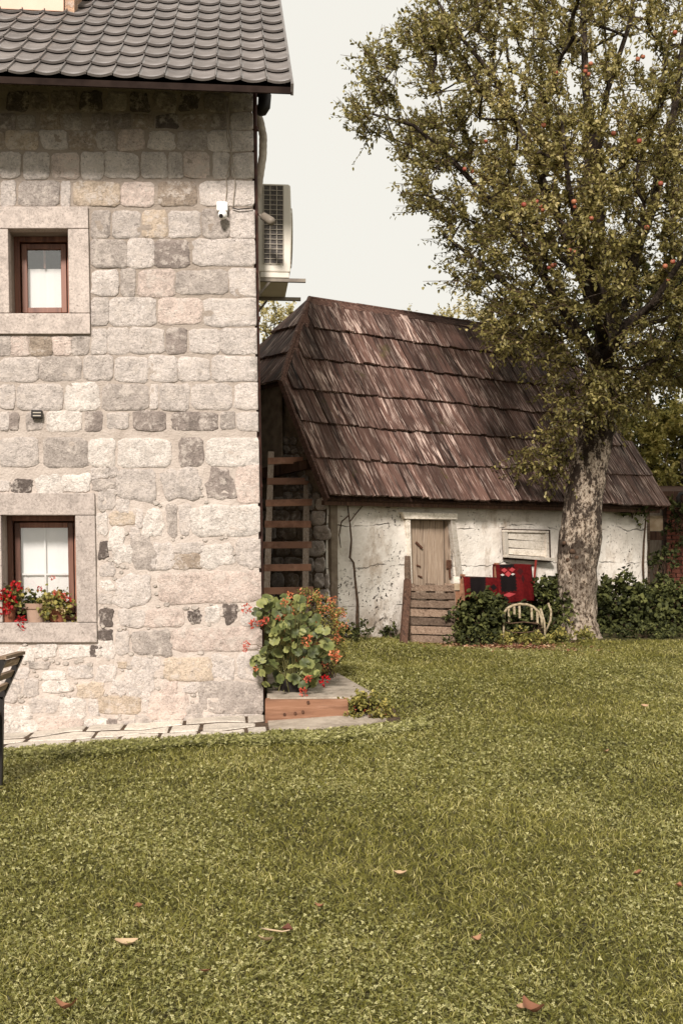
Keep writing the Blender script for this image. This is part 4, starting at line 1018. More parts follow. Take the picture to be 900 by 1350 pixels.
bp = empty('board_panel', WP(606, 830, .1), 'short pale boards nailed upright between the pallet and the red rugs', 'board panel')
for a, b, m_ in ((760, 768, 'lintelwood'), (769, 778, 'steelrail')):
    q = [WP(600, a, .14), WP(612, a+.5, .14), WP(612, b, .14), WP(600, b, .14)]; MB().hexa(q, [p-N*.025 for p in q]).build('board', M[m_], bp)
q = [WP(600, 779, .12), WP(611, 779, .12), WP(608, 832, .12), WP(603, 838, .12)]; MB().hexa(q, [p-N*.025 for p in q]).build('board', M['planter'], bp)
tag(MB().tube([WP(603, 800, .17), WP(607, 803, .17), WP(607, 809, .17), WP(604, 812, .17), WP(602, 806, .17)], .006, 6).build('hanging_loop', M['oldwhite'], smooth=True), 'small pale rope loop hanging beside the pallet', 'rope loop')
def rug(name, corners, off, label, pattern, nx=26, ny=26, mat=None):
    """cloth hanging over a rail: corners px tl,tr,br,bl"""
    V = []; Fc = []; uv = []
    tl, tr2, br, bl = corners
    for j in range(ny+1):
        for i in range(nx+1):
            a, b = i/nx, j/ny
            x = (tl[0]*(1-a)+tr2[0]*a)*(1-b)+(bl[0]*(1-a)+br[0]*a)*b; y_ = (tl[1]*(1-a)+tr2[1]*a)*(1-b)+(bl[1]*(1-a)+br[1]*a)*b
            o_ = off+.025*math.sin(a*9+1)*b+.012*math.sin(a*21)*b+.03*math.sin(b*2)
            V.append(WP(x, y_+math.sin(a*7)*.6, o_)); uv.append((a, b))
    for j in range(ny):
        for i in range(nx): k = j*(nx+1)+i; Fc.append((k, k+1, k+nx+2, k+nx+1))
    # fold over the rail at the back
    b0 = len(V)
    for j in range(6):
        for i in range(nx+1): p = V[i]; V.append(p-N*(.07)-UP*(.08*j)); uv.append((i/nx, 0))
    for i in range(nx): Fc.append((i, b0+i, b0+i+1, i+1))
    for j in range(5):
        for i in range(nx): k = b0+j*(nx+1)+i; Fc.append((k, k+1, k+nx+2, k+nx+1))
    o = MB().add(V, Fc).build(name, mat, smooth=True)
    me = o.data; ul = me.uv_layers.new(name='UVMap')
    for lp in me.loops: ul.data[lp.index].uv = uv[lp.vertex_index]
    s = o.modifiers.new('solid', 'SOLIDIFY'); s.thickness = .012
    return tag(o, label, 'rug')
def m_rug(name, blacks, pinks, whites=()):
    """woven kilim: red ground, serrated black blocks and small pink and white motifs, drawn from the rug's own UVs"""
    t = NT(name); t.rough(.95); t.b.inputs['Specular IOR Level'].default_value = .05
    uvn = t.n('TexCoord').outputs['UV']; sp = t.n('SeparateXYZ'); t.l(uvn, sp.inputs[0]); x, y = sp.outputs[0], sp.outputs[1]
    saw = t.math('MULTIPLY', t.math('PINGPONG', y, .045), .7); sawx = t.math('MULTIPLY', t.math('PINGPONG', x, .05), .8)
    def rect(x0, x1, y0, y1):
        a = t.math('GREATER_THAN', t.math('SUBTRACT', x, saw), x0); b = t.math('LESS_THAN', t.math('ADD', x, saw), x1)
        c = t.math('GREATER_THAN', t.math('SUBTRACT', y, sawx), y0); d = t.math('LESS_THAN', t.math('ADD', y, sawx), y1)
        return t.math('MULTIPLY', t.math('MULTIPLY', a, b), t.math('MULTIPLY', c, d))
    def diamond(cx, cy, rx, ry):
        d = t.math('ADD', t.math('DIVIDE', t.math('ABSOLUTE', t.math('SUBTRACT', x, cx)), rx), t.math('DIVIDE', t.math('ABSOLUTE', t.math('SUBTRACT', y, cy)), ry)); return t.math('LESS_THAN', d, 1.0)
    c = t.ramp(t.noise(t.pos(), 25, 4), [(.3, sRGB(72, 16, 18)), (.7, sRGB(98, 24, 24))])
    for r_ in blacks: c = t.mix(rect(*r_) if len(r_) == 4 and r_[1] > r_[0] else diamond(r_[0], r_[2], .1, .1), c, (.012, .009, .009))
    for q in pinks: c = t.mix(diamond(*q[:4]), c, q[4] if len(q) > 4 else sRGB(176, 70, 72))
    for q in whites: c = t.mix(diamond(*q), c, (.6, .55, .5))
    t.color(c); t.bump(t.noise(t.scale(t.pos(), (1, 1, 3)), 70, 3), .006); return t.m
BK = (.012, .009, .009)
rug('woven_rug', [(611, 760), (657, 762), (656, 790), (613, 790)], .42, 'smaller red rug with a square black centre hanging lower near the pallet', None,
    mat=m_rug('small kilim', [(.16, .64, -.1, .82)], [(.86, .45, .10, .16, BK), (.2, .8, .1, .10), (.45, .84, .10, .10), (.62, .9, .06, .1, BK)], [(.26, .74, .05, .05), (.52, .74, .05, .05)]))
rug('woven_rug', [(653.5, 744), (700, 744), (705, 792), (657, 796)], .40, 'larger red and black patterned rug hanging higher beside the wooden shutter', None,
    mat=m_rug('large kilim', [(.08, .52, -.1, .10), (.08, .54, .26, .72)], [(.22, .14, .09, .06), (.44, .14, .09, .06), (.32, .24, .09, .08), (.30, .78, .20, .06), (.66, .2, .10, .10, (.05, .01, .01)), (.72, .4, .05, .12, (.04, .01, .01)), (.2, .92, .1, .12, BK)], [(.16, .26, .06, .03), (.45, .26, .06, .03)]))
rk = empty('drying_rack', onground(655, 842), 'rough wooden rail on posts that carries the red rugs', 'rack')
pa = [WP(609, 759.5, .37), WP(659, 762, .37), WP(706, 744, .34)]
MB().tube([WP(607, 761, .37), WP(657, 763, .37)], .018, 8).build('rail', M['darkwood'], rk, smooth=True)
MB().tube([WP(652, 745.5, .35), WP(703, 745.5, .35)], .018, 8).build('rail', M['darkwood'], rk, smooth=True)
for x, y, o_ in ((609.5, 757, .37), (654, 742, .36)):
    a = WP(x, y, o_); MB().beam(a, Vector((a.x-.02, a.y, g(a.x, a.y)-.05)), U, .05, .05).build('post', M['planter'], rk)
tag(MB().beam(WP(706, 738, .12), (lambda a: Vector((a.x-.06, a.y, g(a.x, a.y)-.03)))(WP(702, 770, .3)), U, .022, .022).build('leaning_stick', M['redstick']), 'thin red painted stick leaning against the shutter ledge', 'stick')
# arched bentwood chair back in the shrub
Yb = 15.0
bc = empty('bentwood_chair', onground(695, 850), 'old arched white wooden chair back with short slats half buried in the shrubs', 'chair')
arch = [(664, 822), (664, 808), (668, 802), (676, 798), (685, 796.5), (694, 797), (702, 800), (709, 806), (713, 815), (714, 828)]
MB().tube([P(x, y, Yb) for x, y in arch], .018, 8).build('top_rail', M['oldwhite'], bc, smooth=True)
for x, y0, y1 in ((670, 801, 820), (677, 798, 810), (684, 797, 815), (700, 800, 817), (707.5, 806, 823)):
    MB().beam(P(x, y0, Yb), P(x+.6, y1, Yb), Vector((1, 0, 0)), .028, .014).build('slat', M['oldwhite'], bc)
MB().tube([P(664, 820, Yb), P(672, 822, Yb-.1), P(690, 820, Yb-.15), P(708, 822, Yb-.1), P(714, 826, Yb)], .008, 6).build('hoop', M['vine'], bc, smooth=True)
MB().tube([P(666, 830, Yb), P(676, 834, Yb-.15), P(692, 834, Yb-.2), P(706, 832, Yb-.1)], .007, 6).build('hoop', M['vine'], bc, smooth=True)
MB().tube([P(712, 802, Yb+.05), P(717, 820, Yb+.05), P(718, 842, Yb+.02)], .016, 7).build('leg', M['oldwhite'], bc, smooth=True)
MB().tube([P(722, 795, Yb+.1), P(726, 806, Yb+.1), P(725, 818, Yb+.1), P(719, 832, Yb+.1)], .015, 7).build('armrest', M['oldwhite'], bc, smooth=True)
MB().tube([P(664, 808, Yb), P(663, 845, Yb)], .014, 7).build('leg', M['oldwhite'], bc, smooth=True)

# ================================================================== LADDER, STEP SLAB, PLANTER
lad = empty('wooden_ladder', P(380, 830, 14.1), 'brown wooden ladder with seven flat rungs leaning on the stone end wall', 'ladder')
def LP(x, y, off=0):
    Y = 14.25+(800-y)/200*.75-off; return P(x, y, Y)
for a, b in ((357.5, 350), (404.5, 402)):
    MB().beam(LP(a, 596), LP(b, 835), Vector((1, 0, 0)), .078, .04).build('rail', M['rail'], lad, bevel=.003)
for i, y in enumerate((607.5, 635, 663, 691.5, 718.5, 748.5, 779)):
    x0, x1 = [(353, 410), (352, 411), (350, 412), (349, 410), (347, 411), (348, 410), (348, 413)][i]
    MB().beam(LP(x0, y+random.uniform(-.5, .5), .04), LP(x1, y-.5+random.uniform(-.5, .5), .04), UP, .088, .03).build('rung', M['rung'], lad, bevel=.004)
# concrete step slab
sA = [P(352, 921, 9.28), P(502, 918, 9.35), P(447, 883, 11.0), P(430, 878, 11.2), P(352, 880, 11.1)]
zs_ = .225; sA = [Vector((p.x, p.y, zs_)) for p in sA]
step = MB().prism(sA, -UP*.35).build('step_slab', M['concrete'], bevel=.01); tag(step, 'cracked concrete step slab beside the house corner', 'step')
# planter
plt = empty('planter_box', P(404, 955, 9.16), 'long orange wooden planter box below the geranium', 'planter')
z0, z1 = .035, .228
c1 = P(349.5, 955, 9.15); c2 = P(459, 952, 9.18)
MB().hexa([Vector((c1.x, c1.y, z0)), Vector((c2.x, c2.y, z0)), Vector((c2.x, c2.y, z1)), Vector((c1.x, c1.y, z1))], [Vector((p.x, p.y+.04, z)) for p, z in ((c1, z0), (c2, z0), (c2, z1), (c1, z1))]).build('front_board', M['planter'], plt, bevel=.004)
for p in (c1, c2):
    s = 1 if p is c1 else -1; MB().abox(min(p.x, p.x+s*.03), max(p.x, p.x+s*.03), p.y+.042, p.y+.125, z0, z1-.003).build('side_board', M['planter'], plt)
MB().abox(c1.x+.032, c2.x-.032, c1.y+.045, c1.y+.125, z0, z1-.03).build('soil', M['mulch'], plt)
for x, y in ((375, 942), (389, 940.5), (399, 938.5), (406, 926)):
    d = P(x, y, 9.149); MB().tube([d-Vector((0, .0015, 0)), d+Vector((0, .02, 0))], .012, 9).build('knot', M['rust'], plt)

# ================================================================== GERANIUM (large leaves as parts)
np.random.seed(5); random.seed(5)
ger = empty('geranium', P(385, 912, 9.75), 'big geranium with round scalloped leaves and coral flowers by the house corner', 'potted plant')
def ger_mesh(seed):
    rs_ = random.Random(seed); n = 18; V = [(0, 0, -.008)]; 
    for ring, rr in ((0, .5), (1, 1.0)):
        for k in range(n):
            a = 2*math.pi*k/n+.17; notch = .35 if k == 0 else 1
            r = rr*(1+.09*math.cos(7*a)*(ring))*(notch if ring else (.7 if k == 0 else 1))
            V.append((math.cos(a)*r, math.sin(a)*r, (.10*rr*rr-.0)+.07*math.sin(a*5+seed)*rr*rr))
    Fc = [(0, 1+k, 1+(k+1) % n) for k in range(n)]+[(1+k, 1+n+k, 1+n+(k+1) % n, 1+(k+1) % n) for k in range(n)]
    me = bpy.data.meshes.new('geranium_leaf'); me.from_pydata(V, [], Fc); a = me.attributes.new('tint', 'FLOAT', 'POINT'); tv = rs_.uniform(.15, 1)
    a.data.foreach_set('value', [max(0, tv-.35)]+[tv-.12]*n+[tv]*n); me.materials.append(M['geranium']); me.polygons.foreach_set('use_smooth', [True]*len(Fc)); return me
GM = [ger_mesh(s) for s in range(8)]
spots = []
def inplant(x, y): return ((x-385)/48)**2+((y-850)/62)**2 < 1
tries = 0
while len(spots) < 210 and tries < 5000:
    tries += 1; x = random.uniform(330, 442); y = random.uniform(786, 908)
    # outline: wide below, narrow top-left
    if not (((x-372)/36)**2+((y-806)/22)**2 < 1 or ((x-392)/44)**2+((y-850)/44)**2 < 1 or ((x-358)/28)**2+((y-880)/28)**2 < 1 or ((x-398)/24)**2+((y-893)/20)**2 < 1): continue
    Y = random.uniform(9.36, 10.0)
    if x < 350: Y = random.uniform(9.3, 9.45)
    spots.append((x, y, Y))
for x, y, Y in spots:
    c = P(x, y, Y); s = random.uniform(.028, .052); nrm = Vector((random.gauss(-.1, .4), random.gauss(-.8, .3), random.gauss(.55, .35))).normalized()
    o = link('leaf', random.choice(GM), None, ger, c, (nrm.to_track_quat('Z', 'Y').to_matrix()@Matrix.Rotation(random.uniform(0, 6.28), 3, 'Z'))); o.scale = (s, s, s)
gb = np.array(P(385, 912, 9.75)); st = []
for x, y, Y in spots[::4]:
    e = np.array(P(x, y, Y)); m = (gb+e)/2+np.array([0, 0, .05]); st.append((gb+np.random.normal(0, .05, 3)*[1, 1, 0], m, e))
o = twig_mesh(st, 'stems', simple('green stem', sRGB(104, 100, 60), rough=.7), ger, .006)
MB().lathe(P(388, 918, 9.75), [(.10, 0), (.11, .01), (.13, .13), (.135, .13), (.135, .16), (.12, .16), (.12, .13), (.001, .13)], 20).build('pot', M['black'], ger)
for x, y, r, mt in ((325,802,.035,'flower_pink'),(334,823,.035,'flower_pink'),(344,822,.028,'flower_pink'),(351,818,.028,'flower_pink'),(326,850,.028,'flower_pink'),(323,857,.022,'flower_pink'),(337,882,.02,'flower_orange'),(405,844,.04,'flower_orange'),(407,895,.032,'flower_pink'),(428,897,.042,'flower_red'),(400,913,.035,'flower_pink'),(441,866,.045,'flower_orange'),(375,795,.03,'flower_orange'),(383,785,.03,'flower_orange'),(367,815,.02,'flower_pink')):
    Yf = 9.3 if x < 350 else 9.35; fh = flower_head(P(x, y, Yf), r, M[mt], 'flower', ger, 30)
    a = np.array(P(x, y, Yf)); b = np.array(P(x*.6+385*.4, y*.7+870*.3, 9.6)); twig_mesh([(b, (a+b)/2+[0, 0, .02], a)], 'flower_stalk', simple('stalk', sRGB(120, 104, 66), rough=.7), ger, .0035)
# orange flowering bush behind
def cloud_plant(name, center, rad, nleaf, L, Wd, mat, label, cat, base, group=None, nfl=0, flmat=None, flr=.02, twn=60, flat=.9, tintfn=None, shell=.35):
    root = empty(name, base, label, cat, group); c = np.array(center); rad = np.array(rad)
    nt = max(20, nleaf//16); d = rnd_dirs(nt, .1); rr = np.random.uniform(shell, 1, (nt, 1))**.6
    lump = 1+.22*np.sin(d[:, :1]*5+c[0])*np.cos(d[:, 2:3]*6+c[1])
    cen = c+d*rr*rad*lump
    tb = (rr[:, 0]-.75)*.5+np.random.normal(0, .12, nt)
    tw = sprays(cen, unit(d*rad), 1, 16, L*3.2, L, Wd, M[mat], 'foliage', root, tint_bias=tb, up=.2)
    b = np.array(base); st = [(b+np.random.normal(0, .06, 3)*[1, 1, 0], (b+q)/2+np.random.normal(0, .05, 3), q) for q in cen[::max(1, nt//twn)]]
    twig_mesh(st, 'stem', M['vine'], root, .012 if L > .05 else .005)
    if nfl:
        for k in range(nfl):
            dd = rnd_dirs(1, .35)[0]; dd[1] = -abs(dd[1]); p = c+dd*rad*random.uniform(.85, 1.05); flower_head(p, flr*random.uniform(.7, 1.3), M[flmat], 'flower', root, 10)
    return root
bb = P(425, 880, 10.7)
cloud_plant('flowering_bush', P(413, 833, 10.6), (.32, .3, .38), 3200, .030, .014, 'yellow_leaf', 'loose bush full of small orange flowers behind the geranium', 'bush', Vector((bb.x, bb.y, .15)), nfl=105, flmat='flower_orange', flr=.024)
bb = P(485, 945, 9.5)
cloud_plant('creeping_plant', P(484, 936, 9.22), (.17, .10, .11), 1700, .030, .020, 'yellow_leaf', 'low reddish creeping plant at the right end of the planter', 'plant', Vector((bb.x, bb.y, .05)), nfl=16, flmat='flower_pink', flr=.008)
bb = P(478, 890, 11.5)
# ================================================================== SHRUBS ROUND THE SHED
np.random.seed(8); random.seed(8)
def shrub(name, x, y, Y, rx, ry, rz, n, L, mat, label, cat='shrub', group=None, sh=.35, nfl=0):
    c = P(x, y, Y); bz = g(c.x, c.y); return cloud_plant(name, c, (rx, ry, rz), n, L, L*.72, mat, label, cat, Vector((c.x, c.y, bz if name != 'ivy_clump' else c.z+rz*.6)), group or {'berry_bush': 'leafy bushes by the shed', 'hedge_shrub': 'hedge bushes along the lawn edge', 'ivy_clump': 'ivy on the outbuildings'}.get(name), shell=sh)
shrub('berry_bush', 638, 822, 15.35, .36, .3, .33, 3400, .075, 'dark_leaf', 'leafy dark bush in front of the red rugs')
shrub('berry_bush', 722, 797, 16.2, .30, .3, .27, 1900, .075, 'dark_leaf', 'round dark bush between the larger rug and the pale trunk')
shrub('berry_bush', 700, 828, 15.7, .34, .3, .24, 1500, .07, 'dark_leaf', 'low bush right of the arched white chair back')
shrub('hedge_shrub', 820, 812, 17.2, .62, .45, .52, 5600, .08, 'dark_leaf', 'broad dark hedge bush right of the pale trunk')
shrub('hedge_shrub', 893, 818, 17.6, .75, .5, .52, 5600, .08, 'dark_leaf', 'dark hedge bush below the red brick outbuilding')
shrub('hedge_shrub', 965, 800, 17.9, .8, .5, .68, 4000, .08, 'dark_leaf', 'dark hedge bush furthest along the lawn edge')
shrub('ivy_clump', 822, 672, 18.0, .42, .25, .12, 700, .06, 'dark_leaf', 'ivy tuft hanging below the right corner of the shingle eave', 'ivy')
shrub('ivy_clump', 900, 690, 19.0, .26, .2, .40, 420, .075, 'dark_leaf', 'ivy trailing over the red brick outbuilding', 'ivy')
shrub('sapling', 872, 748, 18.3, .16, .2, .30, 380, .075, 'dark_leaf', 'young leafy sapling in front of the dark opening', 'sapling')
for i, (x, y, Y, rx, rz, n, mt, lb) in enumerate(((625, 850, 15.0, .35, .14, 800, 'dark_leaf', 'low weeds right of the foot of the pallet'), (690, 852, 14.9, .45, .12, 900, 'yellow_leaf', 'low yellowish weeds below the arched white chair back'), (755, 848, 15.3, .40, .12, 900, 'yellow_leaf', 'low weeds round the foot of the pale trunk'), (850, 852, 16.0, .8, .13, 1500, 'dark_leaf', 'low weeds along the foot of the dark hedge'), (505, 842, 15.2, .30, .12, 700, 'dark_leaf', 'low weeds at the wall foot left of the leaning plank'), (460, 845, 14.3, .3, .12, 600, 'dark_leaf', 'low weeds at the corner foot of the white wall'))):
    c = P(x, y, Y); z = g(c.x, c.y); cloud_plant('weeds', Vector((c.x, c.y, z+rz*.5)), (rx, .3, rz), n, .05, .03, mt, lb, 'weeds', Vector((c.x, c.y, z)), shell=.1, twn=12)

# ================================================================== FRUIT TREE
np.random.seed(12); random.seed(12)
TY = 15.9
tb_ = onground(763, 842); TY = tb_.y
tree = empty('fruit_tree', tb_, 'large old fruit tree with a pale lichened leaning trunk and small red fruit', 'tree')
tp = [(764, 850, 36), (763, 838, 31), (762, 815, 28), (762, 780, 27), (763, 745, 27.5), (765, 715, 28), (769, 680, 27.5), (773, 645, 27), (779, 610, 26), (786, 575, 25.5), (792, 548, 25), (795, 520, 24), (794, 495, 22)]
def dense(tp, k=5):
    out = []
    for i in range(len(tp)-1):
        for j in range(k): t = j/k; out.append(tuple(tp[i][q]*(1-t)+tp[i+1][q]*t for q in range(3)))
    return out+[tp[-1]]
dt = dense(tp); V = []; n = 36
for i, (x, y, r) in enumerate(dt):
    c = P(x, y, TY)+Vector((0, .12, 0)); rr = r/F*TY*(.96 if y > 700 else .92)
    for k in range(n):
        a = 2*math.pi*k/n; d = Vector((math.cos(a), math.sin(a), 0)); p = c+d*rr
        q = rr*(1+.13*noise.noise(p*2.2)+.09*noise.noise(p*7)+.05*noise.noise(p*16)); 
        if i < 8: q *= 1+.10*max(0, math.cos(a*4+1))*(8-i)/8
        V.append(c+d*q)
Fc = []
for i in range(len(dt)-1):
    for k in range(n): a0 = i*n+k; a1 = i*n+(k+1) % n; Fc.append((a0, a1, a1+n, a0+n))
# knots and hollows are dark bumps
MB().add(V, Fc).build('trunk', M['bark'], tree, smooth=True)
for x, y, r in ((752, 727, 4), (757, 735, 3.4), (746, 738, 2.8), (750, 752, 2.6), (742, 716, 3), (765, 790, 2.6)):
    p = P(x, y, TY)+Vector((0, -.9*27/F*TY*math.sqrt(max(.05, 1-((x-763)/28)**2))+.12, 0)); MB().lathe(p, [(.001, -r/F*TY), (r/F*TY*.8, -r/F*TY*.6), (r/F*TY, 0), (r/F*TY*.8, r/F*TY*.6), (.001, r/F*TY)], 10).build('knot', M['vine'], tree, smooth=True)
sk = Skel()
def W3(x, y, dY): p = P(x, y, TY+.12+dY); return (p.x, p.y, p.z)
def limb(pts, start, r0, r1):
    # densify
    out = []; 
    for i in range(len(pts)-1):
        for j in range(5): t = j/5; out.append(tuple(pts[i][q]*(1-t)+pts[i+1][q]*t for q in range(3)))
    out.append(pts[-1]); m = len(out)
    return sk.chain([W3(*q) for q in out], start, [r0+(r1-r0)*(i/(m-1))**.8 for i in range(m)])
root_i = sk.chain([W3(794, 520, 0), W3(793, 495, 0)], -1, [.22, .20])
limb([(793, 495, 0), (796, 455, 0), (799, 410, .05), (790, 330, .2), (788, 230, .3), (772, 120, .4), (768, 0, .5), (755, -120, .5)], root_i, .19, .02)
limb([(793, 495, 0), (778, 460, -.2), (745, 410, -.4), (705, 345, -.6), (655, 275, -.8), (600, 215, -1), (545, 165, -1.1), (490, 150, -1.2)], root_i, .10, .015)
limb([(794, 440, 0), (765, 360, -.1), (728, 270, -.2), (690, 180, -.3), (650, 100, -.4), (600, 40, -.4), (570, -10, -.4)], 6, .09, .015)
limb([(797, 420, 0), (830, 350, 0), (862, 270, .1), (885, 170, .1), (900, 60, .2), (925, -60, .2), (940, -160, .2)], 8, .11, .02)
limb([(794, 480, 0), (760, 445, -.6), (720, 415, -.9), (680, 385, -1.1), (630, 345, -1.2), (585, 310, -1.2)], root_i, .09, .02)
limb([(796, 450, 0), (850, 410, .2), (910, 370, .4), (970, 320, .5), (1040, 260, .5)], 7, .10, .02)
limb([(796, 460, 0), (790, 400, -.9), (770, 330, -1.7), (750, 250, -2.2), (740, 160, -2.4)], 6, .10, .02)
limb([(796, 450, 0), (830, 390, .9), (850, 300, 1.6), (870, 200, 2.0)], 7, .10, .02)
limb([(794, 480, 0), (820, 440, -1), (860, 400, -1.7), (900, 340, -2.1), (940, 260, -2.2)], 6, .09, .02)
limb([(765, 360, -.1), (730, 330, .8), (690, 270, 1.3), (660, 200, 1.5)], 25, .07, .02)
limb([(784, 230, .3), (800, 120, -.2), (830, 30, -.4), (840, -60, -.4)], 25, .06, .02)
SIL = [(500,-60),(548,-40),(552,0),(545,22),(520,45),(512,66),(482,72),(446,80),(462,118),(448,160),(446,182),(478,184),(508,205),(530,232),(540,252),(520,282),(556,292),(580,318),(590,340),(570,370),(600,378),(628,400),(650,420),(650,446),(700,470),(728,505),(748,548),(700,575),(690,610),(730,640),(755,610),(762,560),(790,560),(812,545),(850,520),(900,505),(960,500),(1030,440),(1120,360),(1160,200),(1130,0),(1080,-220),(900,-340),(700,-300),(560,-180)]
def inside(x, y, poly=SIL):
    c = False; j = len(poly)-1
    for i in range(len(poly)):
        xi, yi = poly[i]; xj, yj = poly[j]
        if (yi > y) != (yj > y) and x < (xj-xi)*(y-yi)/(yj-yi)+xi: c = not c
        j = i
    return c
pts = []
bt = np.array(W3(800, 420, 0)); tries = 0
while len(pts) < 1660 and tries < 60000:
    tries += 1; x = random.uniform(440, 1160); y = random.uniform(-330, 640)
    if not inside(x-14 if x < 640 else x, y): continue
    # sparse upper left, dense in the centre
    dens = 1.0
    if y < 150: dens = .6
    if x < 640: dens = .62
    if y > 470 and x < 770: dens = .35
    if x > 900: dens *= .55
    if y < -40: dens *= .6
    if x > 800 and y < 130 and x < 900: dens = .45
    if random.random() > dens: continue
    half = 2.7*math.sqrt(max(.05, 1-((x-800)/400)**2))*math.sqrt(max(.06, 1-((y-150)/480)**2 if y > 150 else 1-((y-150)/520)**2))
    dY = random.uniform(-1, 1)*half
    if y > 460: dY = random.uniform(-.8, .3)*half if x < 800 else random.uniform(-.5, 1)*1.2
    Yd = TY+.12+dY; p = P(x, y, Yd); pts.append(np.array(p))
order = sorted(range(len(pts)), key=lambda i: np.linalg.norm(pts[i]-bt))
keep = []
for i in order: sk.attach(pts[i], sag=.06, bias=1.4, jit=.22); keep.append(pts[i])
sk.mesh('branches', M['bark'], tree, tip=.006, power=.45, rmax=.2)
cen = np.array(keep); outw = unit(cen-(bt+np.array([0, 0, .4])))
hgt = (cen[:, 2]-3)/6; yel = np.array([.16 if 640 < 450+c[0]/c[1]*1500 < 860 and 0 < 714-(c[2]-1.5)/c[1]*1500 < 300 else 0 for c in cen])
tbias = np.random.normal(0, .10, len(cen))+yel+.04*hgt-.05
tw = sprays(cen, outw, 6, 15, .44, .064, .037, M['apple_leaf'], 'crown', tree, tint_bias=tbias, up=.45, ow=1.15)
twig_mesh(tw, 'twigs', M['vine'], tree, .006)
# fruit
FR = [(772,88),(771,94),(775,98),(778,84),(889,43),(840,78),(847,75),(732,96),(808,176),(842,186),(612,223),(622,226),(690,270),(699,268),(707,266),(712,272),(700,279),(715,277),(757,273),(756,266),(728,350),(731,349),(723,353),(750,330),(757,332),(779,288),(870,242),(886,345),(876,351),(880,369),(698,283),(640,186),(716,165),(905,120),(852,300),(790,310)]
fm = MB().lathe((0, 0, 0), [(.002, -.028), (.018, -.028), (.03, -.014), (.033, .004), (.027, .022), (.012, .029), (.002, .024)], 12)
me = bpy.data.meshes.new('fruit'); me.from_pydata([tuple(v) for v in fm.v], [], fm.f); me.materials.append(M['fruit']); me.polygons.foreach_set('use_smooth', [True]*len(fm.f))
for x, y in FR:
    half = 2.5*math.sqrt(max(.05, 1-((x-800)/400)**2)); o = link('fruit', me, None, tree, P(x, y, TY-half*random.uniform(.75, .98)-.1)); s = random.uniform(.65, 1.05); o.scale = (s, s, s)

# ================================================================== BACKGROUND TREES
np.random.seed(31); random.seed(31)
def bgtree(x, y, Y, rx, ry, rz, nl, L, mat, label, trunk_r=.12, shell=.45, name='broadleaf_tree', sub=None):
    c = np.array(P(x, y, Y)); bz = g(c[0], c[1]); root = empty(name, (c[0], c[1], bz), label, 'tree', 'trees behind the shed')
    s = Skel(); top_ = c[2]+rz*.5; nb = 6
    s.chain([(c[0]+math.sin(k)*.1, c[1], bz-.1+(top_-bz)*k/nb) for k in range(nb+1)], -1, [trunk_r*(1-.75*k/nb) for k in range(nb+1)])
    nt = nl//48; d = rnd_dirs(nt, .05); rr = np.random.uniform(shell, 1, (nt, 1))**.5
    lump = np.array([1+.30*noise.noise(Vector(q*2.3)+Vector((x, y, 0))) for q in d])[:, None]
    cen = c+d*rr*np.array([rx, ry, rz])*lump; cen = cen[cen[:, 2] > bz+.3]
    for q in sorted(cen[::2], key=lambda q: np.linalg.norm(q-c)): s.attach(q, .05, 1.0)
    s.mesh('trunk', M['bark'], root, tip=.01, power=.4, rmax=trunk_r)
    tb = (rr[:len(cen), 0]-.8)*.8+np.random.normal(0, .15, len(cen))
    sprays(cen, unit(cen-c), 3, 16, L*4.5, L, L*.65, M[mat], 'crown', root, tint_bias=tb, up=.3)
    return root
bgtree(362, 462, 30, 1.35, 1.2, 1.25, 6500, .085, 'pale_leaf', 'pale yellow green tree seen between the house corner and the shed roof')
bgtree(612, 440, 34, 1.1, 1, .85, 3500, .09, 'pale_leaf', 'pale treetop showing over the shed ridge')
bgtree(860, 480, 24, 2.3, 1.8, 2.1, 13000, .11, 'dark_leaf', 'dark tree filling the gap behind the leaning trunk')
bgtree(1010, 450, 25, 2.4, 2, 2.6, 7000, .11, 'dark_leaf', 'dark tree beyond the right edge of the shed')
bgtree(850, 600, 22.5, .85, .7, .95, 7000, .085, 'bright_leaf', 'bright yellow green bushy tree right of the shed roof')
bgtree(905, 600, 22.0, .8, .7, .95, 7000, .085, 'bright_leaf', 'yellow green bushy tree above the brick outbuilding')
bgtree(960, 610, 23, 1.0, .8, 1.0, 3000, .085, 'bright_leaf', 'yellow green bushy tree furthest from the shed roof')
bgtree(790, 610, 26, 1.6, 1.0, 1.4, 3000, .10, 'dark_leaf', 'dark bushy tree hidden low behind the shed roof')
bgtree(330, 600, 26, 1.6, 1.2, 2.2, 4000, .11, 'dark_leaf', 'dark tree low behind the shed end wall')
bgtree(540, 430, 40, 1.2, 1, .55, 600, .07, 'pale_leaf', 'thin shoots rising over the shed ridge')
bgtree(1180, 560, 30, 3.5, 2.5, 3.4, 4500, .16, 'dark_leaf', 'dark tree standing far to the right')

# ================================================================== BRICK OUTBUILDING AT THE RIGHT
ob = empty('brick_outbuilding', P(905, 790, 19.5), 'low red brick outbuilding with a dark wooden doorway at the right edge', 'outbuilding')
OY = 19.6
def OB(x, y, dY=0): return P(x, y, OY+dY)
def obox(x0, y0, x1, y1, dY, th, name, mat, bev=0, color=None):
    q = [OB(x0, y0, dY), OB(x1, y0, dY), OB(x1, y1, dY), OB(x0, y1, dY)]; return MB().hexa(q, [p+Vector((0, th, 0)) for p in q]).build(name, M[mat], ob, bevel=bev)
obox(855, 680, 874.5, 700, 0, .04, 'board', 'steelrail'); obox(856, 700.5, 875, 712, -.01, .04, 'board', 'darkwood')
obox(850.5, 668, 856, 800, -.08, .1, 'door_post', 'pallet'); obox(873.5, 662, 878, 800, -.02, .1, 'door_post', 'darkwood')
obox(852, 660, 1010, 667, -.12, .2, 'lintel', 'darkwood')
